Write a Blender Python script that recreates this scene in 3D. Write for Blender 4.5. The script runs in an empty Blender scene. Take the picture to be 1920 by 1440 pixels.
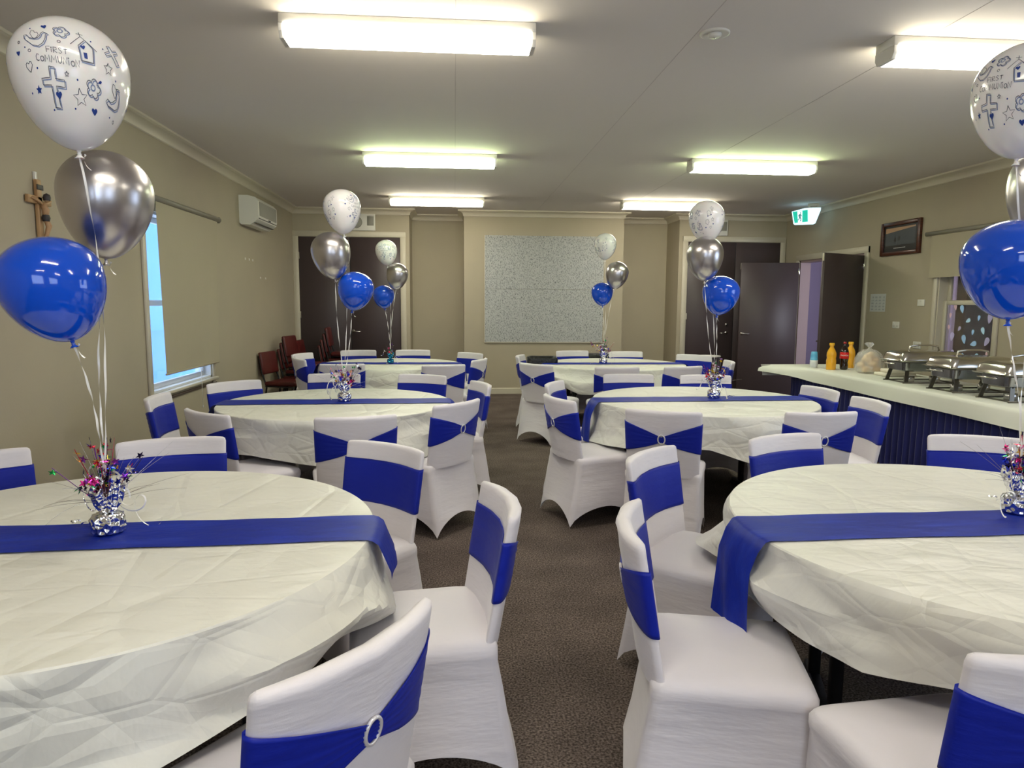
import bpy, bmesh, math, random
from mathutils import Vector, Matrix, noise
random.seed(7)
PI = math.pi
S = bpy.context.scene
COL = S.collection

# ------------------------------------------------------------------ materials
MATS = {}
def mat(name, color=(.8, .8, .8), rough=.5, metal=0., bump=None, spec=.5, coat=0., emit=None, estr=0.,
        trans=0., sheen=0., sss=0., mottle=None, alpha=1., ior=1.45):
    m = bpy.data.materials.new(name); m.use_nodes = True
    nt = m.node_tree; b = nt.nodes['Principled BSDF']
    b.inputs['Base Color'].default_value = (*color, 1)
    b.inputs['Roughness'].default_value = rough
    b.inputs['Metallic'].default_value = metal
    b.inputs['Specular IOR Level'].default_value = spec
    b.inputs['Coat Weight'].default_value = coat
    b.inputs['Coat Roughness'].default_value = .05
    b.inputs['Transmission Weight'].default_value = trans
    b.inputs['Sheen Weight'].default_value = sheen
    b.inputs['IOR'].default_value = ior
    b.inputs['Alpha'].default_value = alpha
    if sss:
        b.inputs['Subsurface Weight'].default_value = sss
        b.inputs['Subsurface Scale'].default_value = .02
    if emit:
        b.inputs['Emission Color'].default_value = (*emit, 1)
        b.inputs['Emission Strength'].default_value = estr
    if mottle or bump:
        tc = nt.nodes.new('ShaderNodeTexCoord')
    if mottle:      # (scale, second colour, low, high[, vector scale])
        n = nt.nodes.new('ShaderNodeTexNoise'); n.inputs['Scale'].default_value = mottle[0]; n.inputs['Detail'].default_value = 6
        r = nt.nodes.new('ShaderNodeValToRGB')
        r.color_ramp.elements[0].position = mottle[2]; r.color_ramp.elements[1].position = mottle[3]
        r.color_ramp.elements[0].color = (*color, 1); r.color_ramp.elements[1].color = (*mottle[1], 1)
        if len(mottle) > 4:
            mp = nt.nodes.new('ShaderNodeMapping'); mp.inputs['Scale'].default_value = mottle[4]
            nt.links.new(tc.outputs['Object'], mp.inputs[0]); nt.links.new(mp.outputs[0], n.inputs['Vector'])
        else:
            nt.links.new(tc.outputs['Object'], n.inputs['Vector'])
        nt.links.new(n.outputs['Fac'], r.inputs[0]); nt.links.new(r.outputs[0], b.inputs['Base Color'])
    if bump:        # list of (kind, scale, strength, distance[, vector scale])
        prev = None
        for bb in bump:
            kind, sc, st, di = bb[:4]
            if kind == 'noise':
                n = nt.nodes.new('ShaderNodeTexNoise'); n.inputs['Scale'].default_value = sc; n.inputs['Detail'].default_value = 4; out = n.outputs['Fac']
            elif kind == 'edge':
                n = nt.nodes.new('ShaderNodeTexVoronoi'); n.feature = 'F1'; n.distance = 'EUCLIDEAN'
                n.inputs['Scale'].default_value = sc; out = n.outputs['Distance']
            elif kind == 'crease':
                v_ = nt.nodes.new('ShaderNodeTexVoronoi'); v_.feature = 'DISTANCE_TO_EDGE'; v_.inputs['Scale'].default_value = sc
                n = v_; mr_ = nt.nodes.new('ShaderNodeMapRange'); mr_.inputs['From Max'].default_value = .05
                nt.links.new(v_.outputs['Distance'], mr_.inputs['Value']); out = mr_.outputs[0]
            elif kind == 'facet':
                v_ = nt.nodes.new('ShaderNodeTexVoronoi'); v_.feature = 'DISTANCE_TO_EDGE'; v_.inputs['Scale'].default_value = sc
                n = v_; out = v_.outputs['Distance']
            elif kind == 'wave':
                n = nt.nodes.new('ShaderNodeTexWave'); n.inputs['Scale'].default_value = sc; n.inputs['Distortion'].default_value = 3; out = n.outputs['Fac']
            src = tc.outputs['Object']
            if len(bb) > 4:
                mp = nt.nodes.new('ShaderNodeMapping'); mp.inputs['Scale'].default_value = bb[4]
                if len(bb) > 5: mp.inputs['Rotation'].default_value = bb[5]
                nt.links.new(src, mp.inputs[0]); src = mp.outputs[0]
            nt.links.new(src, n.inputs['Vector'])
            bp = nt.nodes.new('ShaderNodeBump'); bp.inputs['Strength'].default_value = st; bp.inputs['Distance'].default_value = di
            nt.links.new(out, bp.inputs['Height'])
            if prev: nt.links.new(prev.outputs[0], bp.inputs['Normal'])
            prev = bp
        nt.links.new(prev.outputs[0], b.inputs['Normal'])
    MATS[name] = m
    return m

WALL = mat('wall_paint', (.43, .375, .275), .75, bump=[('noise', 60, .12, .004)], mottle=(1.3, (.40, .35, .26), .35, .7))
TRIM = mat('trim_paint', (.58, .53, .42), .45)
CEIL = mat('ceiling_paint', (.72, .672, .63), .8, bump=[('noise', 90, .08, .002)])
SEAM = mat('ceiling_joint', (.52, .47, .45), .8)
CARPET = mat('carpet', (.058, .044, .038), .95, bump=[('noise', 180, .7, .008)], mottle=(120, (.26, .205, .175), .38, .70), spec=.1)
def _carpet():
    nt = CARPET.node_tree
    b = nt.nodes['Principled BSDF']; src = b.inputs['Base Color'].links[0].from_socket
    tc = [n for n in nt.nodes if n.type == 'TEX_COORD'][0]
    n = nt.nodes.new('ShaderNodeTexNoise'); n.inputs['Scale'].default_value = 3.; n.inputs['Detail'].default_value = 3
    nt.links.new(tc.outputs['Object'], n.inputs['Vector'])
    mr = nt.nodes.new('ShaderNodeMapRange'); mr.inputs['From Min'].default_value = .3; mr.inputs['From Max'].default_value = .7
    mr.inputs['To Min'].default_value = .75; mr.inputs['To Max'].default_value = 1.15
    nt.links.new(n.outputs['Fac'], mr.inputs['Value'])
    mx = nt.nodes.new('ShaderNodeVectorMath'); mx.operation = 'SCALE'
    nt.links.new(src, mx.inputs[0]); nt.links.new(mr.outputs[0], mx.inputs['Scale'])
    nt.links.new(mx.outputs[0], b.inputs['Base Color'])
_carpet()
DOOR = mat('door_paint', (.062, .044, .046), .42, bump=[('noise', 30, .05, .002)])
STEEL = mat('brushed_metal', (.62, .60, .57), .25, 1.)
COVER = mat('white_spandex', (.74, .70, .73), .55, sheen=.25, bump=[('noise', 5, .5, .014, (.7, .7, 3.2)), ('noise', 500, .1, .001)])
SASH = mat('blue_spandex', (.004, .015, .31), .5, spec=.3, sheen=.03, bump=[('noise', 7, .35, .01, (1, 1, 4))])
RUNM = mat('blue_satin', (.003, .017, .27), .5, spec=.2, bump=[('noise', 9, .45, .012, (.6, 1.6, 1))], mottle=(10, (.008, .034, .40), .45, .75, (.5, 1.8, 1)))
CLOTH = mat('tablecloth_plastic', (.74, .73, .66), .42, bump=[('crease', 3.2, .55, .004, (1, .5, 1), (0, 0, .6)), ('crease', 5.5, .4, .003, (.6, 1, 1.4), (0, 0, -.5)), ('facet', 4.2, .5, .035, (1, 1, 2.2), (.5, .3, .2)), ('noise', 5, .5, .02, (1, 2.4, 1), (0, 0, .5)), ('noise', 220, .1, .001)])
CLOTHB = mat('banquet_roll_paper', (.72, .72, .64), .55, bump=[('noise', 4, .2, .01)])
SKIRT = mat('blue_velvet', (.004, .007, .10), .55, sheen=.25)
BLACKM = mat('black_metal', (.010, .010, .012), .4)
TABLETOP = mat('table_laminate', (.45, .42, .38), .5)
PEARL = mat('pearl_buckle', (.80, .78, .80), .18, .35, coat=.6)
FOIL = mat('silver_foil', (.84, .84, .88), .10, 1., bump=[('edge', 55, .55, .02)])
FOILT = mat('teal_foil', (.05, .35, .50), .15, 1., bump=[('edge', 70, .9, .02)])
RIBBON = mat('curling_ribbon', (.85, .83, .80), .25, coat=.4)
TINSEL = mat('tinsel', (.30, .26, .24), .3, .8)
STARC = [mat('star_' + n, c, .18, 1.) for n, c in (('blue', (.02, .05, .7)), ('gold', (.85, .55, .06)), ('red', (.6, .02, .06)),
         ('green', (.03, .5, .12)), ('silver', (.85, .85, .88)), ('purple', (.25, .04, .45)), ('pink', (.8, .05, .35)), ('dark', (.03, .02, .08)))]
BWHITE = mat('white_latex', (.80, .78, .78), .16, sss=.15, coat=.3)
BSILVER = mat('chrome_latex', (.56, .53, .53), .29, 1.)
BBLUE = mat('blue_latex', (.002, .070, .60), .10, coat=.6)
INKG = mat('grey_ink', (.07, .08, .12), .5)
INKB = mat('blue_ink', (.010, .04, .24), .5)
INKS = mat('slate_ink', (.20, .25, .42), .5)
PLASTIC = mat('white_plastic', (.72, .70, .64), .35)
GREYP = mat('grey_grille', (.30, .29, .25), .5, bump=[('wave', 60, .3, .003)])
BLACKP = mat('black_plastic', (.012, .012, .012), .4)
TUBE = mat('lit_diffuser', (.9, .9, .85), .4, emit=(1., .97, .86), estr=8.5)
TUBEG = mat('lit_diffuser_greenish', (.9, .92, .85), .4, emit=(.93, 1., .80), estr=8.5)
SIDE = mat('lit_diffuser_side', (.9, .9, .85), .4, emit=(1., .88, .58), estr=6)
SIDEG = mat('lit_diffuser_side_green', (.9, .92, .85), .4, emit=(.72, 1., .36), estr=8)
BLIND = mat('blind_fabric', (.42, .37, .265), .8, bump=[('noise', 3, .25, .02, (2, 2, .4)), ('noise', 300, .1, .001)])
ROLLER = mat('blind_roller', (.24, .22, .17), .4)
PINB = mat('pinboard_fabric', (.47, .48, .47), .9, mottle=(60, (.08, .085, .09), .48, .72, (1.8, 1, .7)), bump=[('noise', 80, .4, .004)])
GLASS = mat('window_glass', (.9, .95, 1.), .02, trans=1., alpha=.25)
WINWHITE = mat('window_frame_paint', (.66, .67, .68), .4)
REDV = mat('red_vinyl', (.085, .010, .009), .38, bump=[('noise', 20, .2, .004)])
WOOD = mat('dark_picture_wood', (.10, .028, .012), .3, mottle=(14, (.05, .014, .008), .4, .6, (1, 1, 8)))
WOODL = mat('pale_wood', (.50, .32, .16), .5, mottle=(20, (.36, .20, .09), .4, .65, (1, 1, .2)))
FIGURE = mat('carved_figure', (.42, .25, .13), .5)
DARKF = mat('dark_figure', (.035, .03, .032), .5)
CHROME = mat('polished_steel', (.64, .61, .55), .14, 1.)
CHROMED = mat('water_pan_steel', (.38, .39, .40), .2, 1.)
STAND = mat('stand_steel', (.12, .11, .09), .35, .8)
JUICE = mat('orange_juice', (.85, .42, .02), .15, coat=.5)
CAPO = mat('orange_cap', (.90, .50, .03), .35)
COLA = mat('cola', (.012, .004, .003), .05, coat=.8)
COLAL = mat('red_label', (.62, .012, .012), .35)
LABELW = mat('white_print', (.85, .82, .8), .5)
CAPR = mat('red_cap', (.35, .02, .02), .35)
CUPB = mat('blue_cup', (.10, .38, .62), .4)
CUPW = mat('white_cup', (.62, .64, .66), .4)
BAGP = mat('thin_plastic_bag', (.85, .84, .82), .25, alpha=.31)
BREAD = mat('bread_crust', (.78, .55, .28), .7)
FOAM = mat('foam_tray', (.78, .72, .60), .6)
BLACKBAG = mat('black_bag', (.008, .008, .008), .35, bump=[('noise', 18, .8, .02)])
EXITW = mat('exit_diffuser', (.7, .85, .95), .4, emit=(.50, .82, 1.), estr=.42)
EXITG = mat('exit_green', (.0, .25, .18), .4, emit=(.0, .42, .30), estr=.3)
EXITM = mat('exit_white', (.8, .9, 1.), .4, emit=(.70, .92, 1.), estr=.4)
EXITD = mat('exit_man', (.0, .12, .14), .4, emit=(.0, .10, .12), estr=.1)
PAPER = mat('notice_paper', (.55, .56, .55), .8)
PAPERI = mat('notice_ink', (.22, .24, .27), .8)
PURPLE = mat('hallway_paint', (.27, .21, .29), .8)
PINKJ = mat('hallway_trim', (.34, .25, .26), .6)
BRICK = mat('brick', (.06, .03, .028), .8)
LEAFS = [mat('leaf_sticker_' + n, c, .5) for n, c in (('blue', (.42, .66, .98)), ('lilac', (.55, .50, .80)), ('pink', (.72, .50, .56)), ('sky', (.55, .80, 1.)))]
OUTSIDE = mat('daylight_blue', (.10, .26, .62), .8)  # blue of the daylight put into the backdrop colour
SKYPIC = mat('picture_sunset', (.45, .27, .16), .35)
SEAPIC = mat('picture_sea', (.075, .085, .10), .25)
MATP = mat('picture_mount', (.02, .02, .022), .3)

# ------------------------------------------------------------------ mesh helpers
class B:
    """collects geometry for ONE mesh object"""
    def __init__(s): s.v = []; s.f = []; s.m = []; s.mats = []; s.flat = set()
    def mi(s, m):
        if m not in s.mats: s.mats.append(m)
        return s.mats.index(m)
    def add(s, vs, fs, m, flat=False):
        o = len(s.v); k = s.mi(m)
        s.v += [tuple(v) for v in vs]
        for f in fs:
            if flat: s.flat.add(len(s.f))
            s.f.append([i + o for i in f]); s.m.append(k)
    def box(s, x0, x1, y0, y1, z0, z1, m, M=None):
        vs = [Vector((x, y, z)) for x in (x0, x1) for y in (y0, y1) for z in (z0, z1)]
        if M: vs = [M @ v for v in vs]
        s.add(vs, [(0, 1, 3, 2), (4, 6, 7, 5), (0, 4, 5, 1), (2, 3, 7, 6), (0, 2, 6, 4), (1, 5, 7, 3)], m, True)
    def bbox(s, x0, x1, y0, y1, z0, z1, m, r=.01, M=None, seg=2):
        bm = bmesh.new(); bmesh.ops.create_cube(bm, size=1)
        for v in bm.verts: v.co = Vector(((x0 + x1) / 2 + v.co.x * (x1 - x0), (y0 + y1) / 2 + v.co.y * (y1 - y0), (z0 + z1) / 2 + v.co.z * (z1 - z0)))
        bmesh.ops.bevel(bm, geom=bm.edges[:], offset=r, segments=seg, affect='EDGES', profile=.5)
        s.bm(bm, m, M)
    def bm(s, bm, m, M=None):
        bm.verts.index_update()
        s.add([(M @ v.co if M else v.co) for v in bm.verts], [[v.index for v in f.verts] for f in bm.faces], m); bm.free()
    def grid(s, P, m, closeu=False, closev=False, flat=False):
        nu, nv = len(P), len(P[0]); vs = [p for r in P for p in r]; fs = []
        for i in range(nu if closeu else nu - 1):
            for j in range(nv if closev else nv - 1):
                a = i * nv + j; b = ((i + 1) % nu) * nv + j; c = ((i + 1) % nu) * nv + (j + 1) % nv; d = i * nv + (j + 1) % nv
                fs.append((a, b, c, d))
        s.add(vs, fs, m, flat)
    def tube(s, pts, r, m, n=8, caps=True):
        pts = [Vector(p) for p in pts]; k = len(pts); rr = r if isinstance(r, (list, tuple)) else [r] * k
        P = []; up = Vector((0, 0, 1)); 
        t0 = (pts[1] - pts[0]).normalized()
        a = t0.cross(up); a = a if a.length > .05 else t0.cross(Vector((1, 0, 0))); a.normalize()
        for i, p in enumerate(pts):
            t = (pts[min(i + 1, k - 1)] - pts[max(i - 1, 0)]).normalized()
            a = (a - t * a.dot(t)); a = a.normalized() if a.length > 1e-6 else t.orthogonal().normalized()
            b = t.cross(a)
            P.append([p + (a * math.cos(q * 2 * PI / n) + b * math.sin(q * 2 * PI / n)) * rr[i] for q in range(n)])
        o = len(s.v); s.grid(P, m, closev=True)
        if caps:
            s.add([], [], m)
            s.f.append([o + q for q in range(n)][::-1]); s.m.append(s.mi(m)); s.f.append([o + (k - 1) * n + q for q in range(n)]); s.m.append(s.mi(m))
    def lathe(s, prof, m, n=24, M=None, jit=None):
        P = []
        for i in range(n):
            a = 2 * PI * i / n; row = []
            for j, (r, z) in enumerate(prof):
                rr = r * (1 + (jit(a, j) if jit else 0))
                v = Vector((rr * math.cos(a), rr * math.sin(a), z)); row.append(M @ v if M else v)
            P.append(row)
        s.grid(P, m, closeu=True)
    def prism(s, poly, y0, y1, m, M=None, axis='y'):
        n = len(poly)
        f = (lambda a, b, t: Vector((a, t, b))) if axis == 'y' else ((lambda a, b, t: Vector((t, a, b))) if axis == 'x' else (lambda a, b, t: Vector((a, b, t))))
        vs = [f(a, b, y0) for a, b in poly] + [f(a, b, y1) for a, b in poly]
        if M: vs = [M @ v for v in vs]
        s.add(vs, [list(range(n))[::-1], [n + i for i in range(n)]] + [(i, (i + 1) % n, n + (i + 1) % n, n + i) for i in range(n)], m, True)
    def mesh(s, name):
        me = bpy.data.meshes.new(name); me.from_pydata(s.v, [], s.f)
        for m in s.mats: me.materials.append(m)
        me.polygons.foreach_set('material_index', s.m)
        me.polygons.foreach_set('use_smooth', [i not in s.flat for i in range(len(s.f))])
        me.update(); return me
    def build(s, name, parent=None, M=None, sharp=None, fix=True):
        me = s.mesh(name)
        if fix:
            bm = bmesh.new(); bm.from_mesh(me); bmesh.ops.recalc_face_normals(bm, faces=bm.faces[:]); bm.to_mesh(me); bm.free()
        if sharp: me.set_sharp_from_angle(angle=math.radians(sharp))
        o = bpy.data.objects.new(name, me); COL.objects.link(o)
        if parent: o.parent = parent
        if M is not None: o.matrix_basis = M
        return o

def tag(o, label, cat, group=None, kind=None):
    o['label'] = label; o['category'] = cat
    if group: o['group'] = group
    if kind: o['kind'] = kind
    return o
def thing(name, label, cat, loc=(0, 0, 0), rz=0., group=None):
    o = bpy.data.objects.new(name, None); COL.objects.link(o); o.empty_display_size = .1
    o.location = loc; o.rotation_euler = (0, 0, rz)
    return tag(o, label, cat, group)
def struct(o, label=None, cat=None):
    o['kind'] = 'structure'
    if label: o['label'] = label
    if cat: o['category'] = cat
    return o
def dup(root, loc, rz, label, group=None):
    r = root.copy(); COL.objects.link(r); r.location = loc; r.rotation_euler = (0, 0, rz); r['label'] = label
    if group: r['group'] = group
    for ch in list(root.children):
        c = ch.copy(); COL.objects.link(c); c.parent = r
        for g in list(ch.children):
            d = g.copy(); COL.objects.link(d); d.parent = c
    return r
def sg(x, p): return math.copysign(abs(x) ** p, x)
def lerp(a, b, t): return a + (b - a) * t
def frame2(o, ex, ez):   # matrix from origin, x axis, z axis
    ex = Vector(ex).normalized(); ez = Vector(ez).normalized(); ey = ez.cross(ex)
    M = Matrix((ex, ey, ez)).transposed().to_4x4(); M.translation = o; return M

# ------------------------------------------------------------------ room
XL, XR, YB, YA, YF, HC = -2.45, 5.35, 11.0, 11.65, -4.2, 2.87
b = B(); b.box(XL - .15, XR + .15, YF - .15, YA + .15, -.1, 0, CARPET)
struct(b.build('floor'), 'dark grey brown speckled carpet', 'floor')
b = B(); b.box(XL - .15, XR + .15, YF - .15, YA + .15, HC, HC + .1, CEIL)
struct(b.build('ceiling'), 'off-white plasterboard ceiling with thin joint lines', 'ceiling')
b = B()
for x in (.012, 1.28, 2.52): b.box(x - .0014, x + .0014, YF, YB, HC - .0015, HC, SEAM)
struct(b.build('trim_1'), 'thin joint lines between ceiling sheets', 'ceiling joint')
# left wall with the window opening
WY0, WY1, WZ0, WZ1 = 5.80, 7.20, .69, 2.17
b = B()
b.box(XL - .15, XL, YF, WY0, 0, HC, WALL); b.box(XL - .15, XL, WY1, YA, 0, HC, WALL)
b.box(XL - .15, XL, WY0, WY1, 0, WZ0, WALL); b.box(XL - .15, XL, WY0, WY1, WZ1, HC, WALL)
struct(b.build('wall_left'), 'beige painted wall on the left', 'wall')
# right wall: double door opening, window, second unseen window added nearer for daylight
DY0, DY1, DZ = 8.76, 10.50, 2.12
RW0, RW1, RZ0, RZ1 = 6.50, 7.35, .80, 2.15
NW0, NW1 = 1.6, 3.6
b = B()
b.box(XR, XR + .15, YF, NW0, 0, HC, WALL); b.box(XR, XR + .15, NW1, RW0, 0, HC, WALL)
b.box(XR, XR + .15, NW0, NW1, 0, RZ0, WALL); b.box(XR, XR + .15, NW0, NW1, RZ1, HC, WALL)
b.box(XR, XR + .15, RW0, RW1, 0, RZ0, WALL); b.box(XR, XR + .15, RW0, RW1, RZ1, HC, WALL)
b.box(XR, XR + .15, RW1, DY0, 0, HC, WALL); b.box(XR, XR + .15, DY0, DY1, DZ, HC, WALL); b.box(XR, XR + .15, DY1, YA, 0, HC, WALL)
struct(b.build('wall_right'), 'beige painted wall on the right', 'wall')
# back wall with two recesses
XA, XB, XC, XD = -.69, .151, 2.68, 3.58
b = B()
b.box(XL, XA, YB, YA + .15, 0, HC, WALL); b.box(XB, XC, YB, YA + .15, 0, HC, WALL); b.box(XD, XR, YB, YA + .15, 0, HC, WALL)
b.box(XA, XB, YA, YA + .15, 0, HC, WALL); b.box(XC, XD, YA, YA + .15, 0, HC, WALL)
struct(b.build('wall_back'), 'beige back wall stepping in and out around two shallow recesses', 'wall')
# rear wall behind the camera, with wide openings added to let in daylight
b = B()
b.box(XL - .15, XR + .15, YF - .15, YF, 0, .9, WALL); b.box(XL - .15, XR + .15, YF - .15, YF, 2.25, HC, WALL)
for x0, x1 in ((XL - .15, -1.7), (.6, 2.0), (4.4, XR + .15)): b.box(x0, x1, YF - .15, YF, .9, 2.25, WALL)
struct(b.build('wall_rear'))
# cornice + skirting swept round the room
path = [(XL, YF), (XL, YB), (XA, YB), (XA, YA), (XB, YA), (XB, YB), (XC, YB), (XC, YA), (XD, YA), (XD, YB), (XR, YB), (XR, YF)]
def sweep(b, path, prof, m):
    P = []; n = len(path)
    for i in range(n):
        p = Vector(path[i])
        d0 = (Vector(path[i]) - Vector(path[i - 1])).normalized() if i else (Vector(path[1]) - p).normalized()
        d1 = (Vector(path[i + 1]) - p).normalized() if i < n - 1 else d0
        n0 = Vector((d0.y, -d0.x)); n1 = Vector((d1.y, -d1.x))
        mt = n0 + n1; mt /= max(.3, mt.dot(n0))
        P.append([Vector((p.x + mt.x * o, p.y + mt.y * o, z)) for o, z in prof])
    for i in range(n - 1): b.grid([P[i], P[i + 1]], m, flat=True)
prof = [(0, HC - .095), (.004, HC - .095)] + [(.012 + .062 * (1 - math.cos(t * PI / 2 / 6)), HC - .088 + .062 * math.sin(t * PI / 2 / 6)) for t in range(7)] + [(.078, HC - .022), (.092, HC - .018), (.092, HC)]
b = B(); sweep(b, path, prof, TRIM); struct(b.build('trim_2', fix=False, sharp=40), 'cream coved cornice round the ceiling', 'cornice')
prof = [(0, .095), (.006, .095), (.014, .085), (.014, 0)]
b = B()
for seg in (path[0:3], path[3:5], path[5:7], path[7:9]): pass
sweep(b, path[:2], prof, TRIM); sweep(b, path[3:5], prof, TRIM); sweep(b, path[4:8], prof, TRIM); sweep(b, path[7:9], prof, TRIM)
sweep(b, [(XR, DY0 - .1), (XR, YF)], prof, TRIM)
struct(b.build('baseboard_back', fix=False), 'cream skirting board', 'skirting board')

# ---- doors at the back (flush double doors in cream frames)
def lever(name, x, y, z, d, parent):   # d = +1 lever points +x ; faces -y
    h = B(); h.lathe([(0, 0), (.026, 0), (.028, .004), (.026, .010), (.012, .012), (.010, .045), (0, .046)], STEEL, 20, Matrix.Translation((x, y, z)) @ Matrix.Rotation(PI / 2, 4, 'X'))
    h.tube([(x, y - .042, z), (x + d * .03, y - .046, z), (x + d * .075, y - .044, z - .004), (x + d * .12, y - .04, z - .002)], [.009, .009, .008, .006], STEEL, 10)
    return h.build(name, parent)
def back_door(n, x0, x1, z1, meet, label):
    r = struct(thing('door_%d' % n, label, 'door', (0, 0, 0)))
    f = B(); w = .085
    for a, c in ((x0 - w, x0), (x1, x1 + w)): f.bbox(a, c, YB - .028, YB, 0, z1 + w, TRIM, .004, seg=1)
    f.bbox(x0 - w, x1 + w, YB - .0281, YB, z1, z1 + w, TRIM, .004, seg=1)
    for z in (.3, 1.2, 2.1): f.bbox(x0 - .004, x0 + .012, YB - .03, YB - .01, z, z + .1, TRIM, .002, seg=1)
    f.build('door_frame', r)
    f = B(); f.box(meet - .01, meet + .01, YB - .006, YB - .0005, .012, z1 - .006, BLACKP); f.build('meeting_gap', r)
    for a, c in ((x0, meet - .003), (meet + .003, x1)):
        l = B(); l.bbox(a + .004, c, YB - .012, YB - .001, .012, z1 - .006, DOOR, .003, seg=1); l.build('door_leaf', r)
    return r
d1 = back_door(1, -2.372, -.833, 2.438, -1.600, 'left brown double door in cream frame at the back'); lever('door_handle', -1.565, YB - .012, .995, 1, d1)
d2 = back_door(2, 3.724, 5.252, 2.438, 4.512, 'right brown double door in cream frame at the back'); lever('door_handle', 4.405, YB - .012, .985, -1, d2)
h = B(); h.lathe([(0, 0), (.026, 0), (.026, .012), (.012, .02), (0, .02)], STEEL, 20, Matrix.Translation((4.405, YB - .012, 1.12)) @ Matrix.Rotation(PI / 2, 4, 'X')); h.build('deadlock', d2)

# ---- open double door in the right wall
r = struct(thing('door_3', 'open brown double door in the right wall', 'door', (XR, DY0, 0)))
f = B(); w = .085
f.bbox(-.028, 0, -w, 0, 0, DZ + w, TRIM, .004, seg=1); f.bbox(-.028, 0, DY1 - DY0, DY1 - DY0 + w, 0, DZ + w, TRIM, .004, seg=1)
f.bbox(-.0281, 0, -w, DY1 - DY0 + w, DZ, DZ + w, TRIM, .004, seg=1)
f.box(0, .16, -.001, .025, 0, DZ, PINKJ); f.box(0, .16, DY1 - DY0 - .025, DY1 - DY0 + .001, 0, DZ, PINKJ); f.box(0, .16, 0, DY1 - DY0, DZ - .03, DZ + .001, PINKJ)
f.build('door_frame', r)
def leaf(hx, hy, fx, fy, side, label):
    d = Vector((fx - hx, fy - hy, 0)); L = d.length; M = frame2((hx - XR, hy - DY0, 0), d, (0, 0, 1))
    l = B(); l.bbox(0, L, -.02, .02, .012, DZ - .03, DOOR, .003, M, 1); o = l.build('door_leaf', r); o['label'] = label
    h = B(); y = side * .02; R = Matrix.Rotation(PI / 2 * side, 4, 'X') if side < 0 else Matrix.Rotation(-PI / 2, 4, 'X')
    R = Matrix.Rotation(PI / 2, 4, 'X') if side < 0 else Matrix.Rotation(-PI / 2, 4, 'X')
    h.lathe([(0, 0), (.026, 0), (.028, .004), (.026, .010), (.012, .012), (.010, .045), (0, .046)], STEEL, 20, M @ Matrix.Translation((L - .05, y, .99)) @ R)
    pts = [(L - .05, y + side * .042, .99), (L - .08, y + side * .046, .99), (L - .125, y + side * .044, .986), (L - .17, y + side * .04, .988)]
    h.tube([M @ Vector(p) for p in pts], [.009, .009, .008, .006], STEEL, 10); h.build('door_handle', o)
    g = B()
    for z in (.3, 1.9): g.bbox(-.012, .012, -.026, .026, z, z + .1, STEEL, .002, M, 1)
    g.bbox(L - .004, L + .003, -.012, .012, DZ - .13, DZ - .035, TRIM, .001, M, 1); g.build('hinge', o)
    return o
leaf(XR - .03, DY1 - .03, 4.475, 10.66, 1, 'far leaf, swung open and catching light')
leaf(XR - .03, DY0 + .01, 4.555, 8.36, -1, 'near leaf, standing open into the room')
# hallway behind the open door
b = B()
b.box(XR + 1.5, XR + 1.6, DY0 - 1.5, DY1 + 2.2, 0, HC, PURPLE); b.box(XR + .15, XR + 1.6, DY1 + 2.1, DY1 + 2.2, 0, HC, PURPLE)
b.box(XR + .15, XR + 1.6, DY0 - 1.5, DY1 + 2.2, -.1, 0, CARPET); b.box(XR + .15, XR + 1.6, DY0 - 1.5, DY1 + 2.2, HC, HC + .1, CEIL)
struct(b.build('wall_hallway'), 'purple grey hallway wall seen through the open door', 'wall')
b = B(); b.box(XR + 1.44, XR + 1.5, 11.0, 11.07, 0, 2.2, WINWHITE); struct(b.build('trim_3'))

# ---- left window: frame, sashes, panes
def window(n, x, side, y0, y1, z0, z1, label, mid=None, arch=TRIM, WINWHITE=WINWHITE):
    r = struct(thing('window_%d' % n, label, 'window', (x, y0, z0)))
    W, H = y1 - y0, z1 - z0; f = B(); s = side     # side = +1 room lies toward +x
    a = .06
    f.bbox(0, s * .022, -a, 0, -a, H + a, arch, .004, seg=1) if s > 0 else f.bbox(s * .022, 0, -a, 0, -a, H + a, arch, .004, seg=1)
    xx = sorted((0, s * .022))
    f.bbox(xx[0], xx[1], W, W + a, -a, H + a, arch, .004, seg=1); f.bbox(xx[0], xx[1], -a, W + a, H, H + a, arch, .004, seg=1)
    xs = sorted((0, s * .05)); f.bbox(xs[0], xs[1], -a - .01, W + a + .01, -.028, 0, arch, .004, seg=1)
    xb = sorted((-s * .15, 0))
    f.box(xb[0], xb[1], 0, .02, 0, H, WINWHITE); f.box(xb[0], xb[1], W - .02, W, 0, H, WINWHITE); f.box(xb[0], xb[1], 0, W, H - .02, H, WINWHITE); f.box(xb[0], xb[1], 0, W, 0, .02, WINWHITE)
    f.build('window_frame', r)
    mz = mid if mid else H / 2
    for (za, zb, off) in ((.02, mz + .02, -.06), (mz - .02, H - .02, -.10)):
        g = B(); xa = sorted((s * off, s * (off - .035))); t = .045
        g.bbox(xa[0], xa[1], .02, .02 + t, za, zb, WINWHITE, .003, seg=1); g.bbox(xa[0], xa[1], W - .02 - t, W - .02, za, zb, WINWHITE, .003, seg=1)
        g.bbox(xa[0], xa[1], .02 + t, W - .02 - t, za, za + t, WINWHITE, .003, seg=1); g.bbox(xa[0], xa[1], .02 + t, W - .02 - t, zb - t, zb, WINWHITE, .003, seg=1)
        so = g.build('sash', r)
        p = B(); xm = s * (off - .018); p.box(xm - .002, xm + .002, .02 + t, W - .02 - t, za + t, zb - t, GLASS); p.build('pane', so)
    return r
window(1, XL, 1, WY0, WY1, WZ0, WZ1, 'left window showing pale blue daylight round its lowered blind')
rw = window(2, XR, -1, RW0, RW1, RZ0, RZ1, 'right sash window with leaf stickers on its dark glass', mid=.68, WINWHITE=TRIM)
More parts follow.
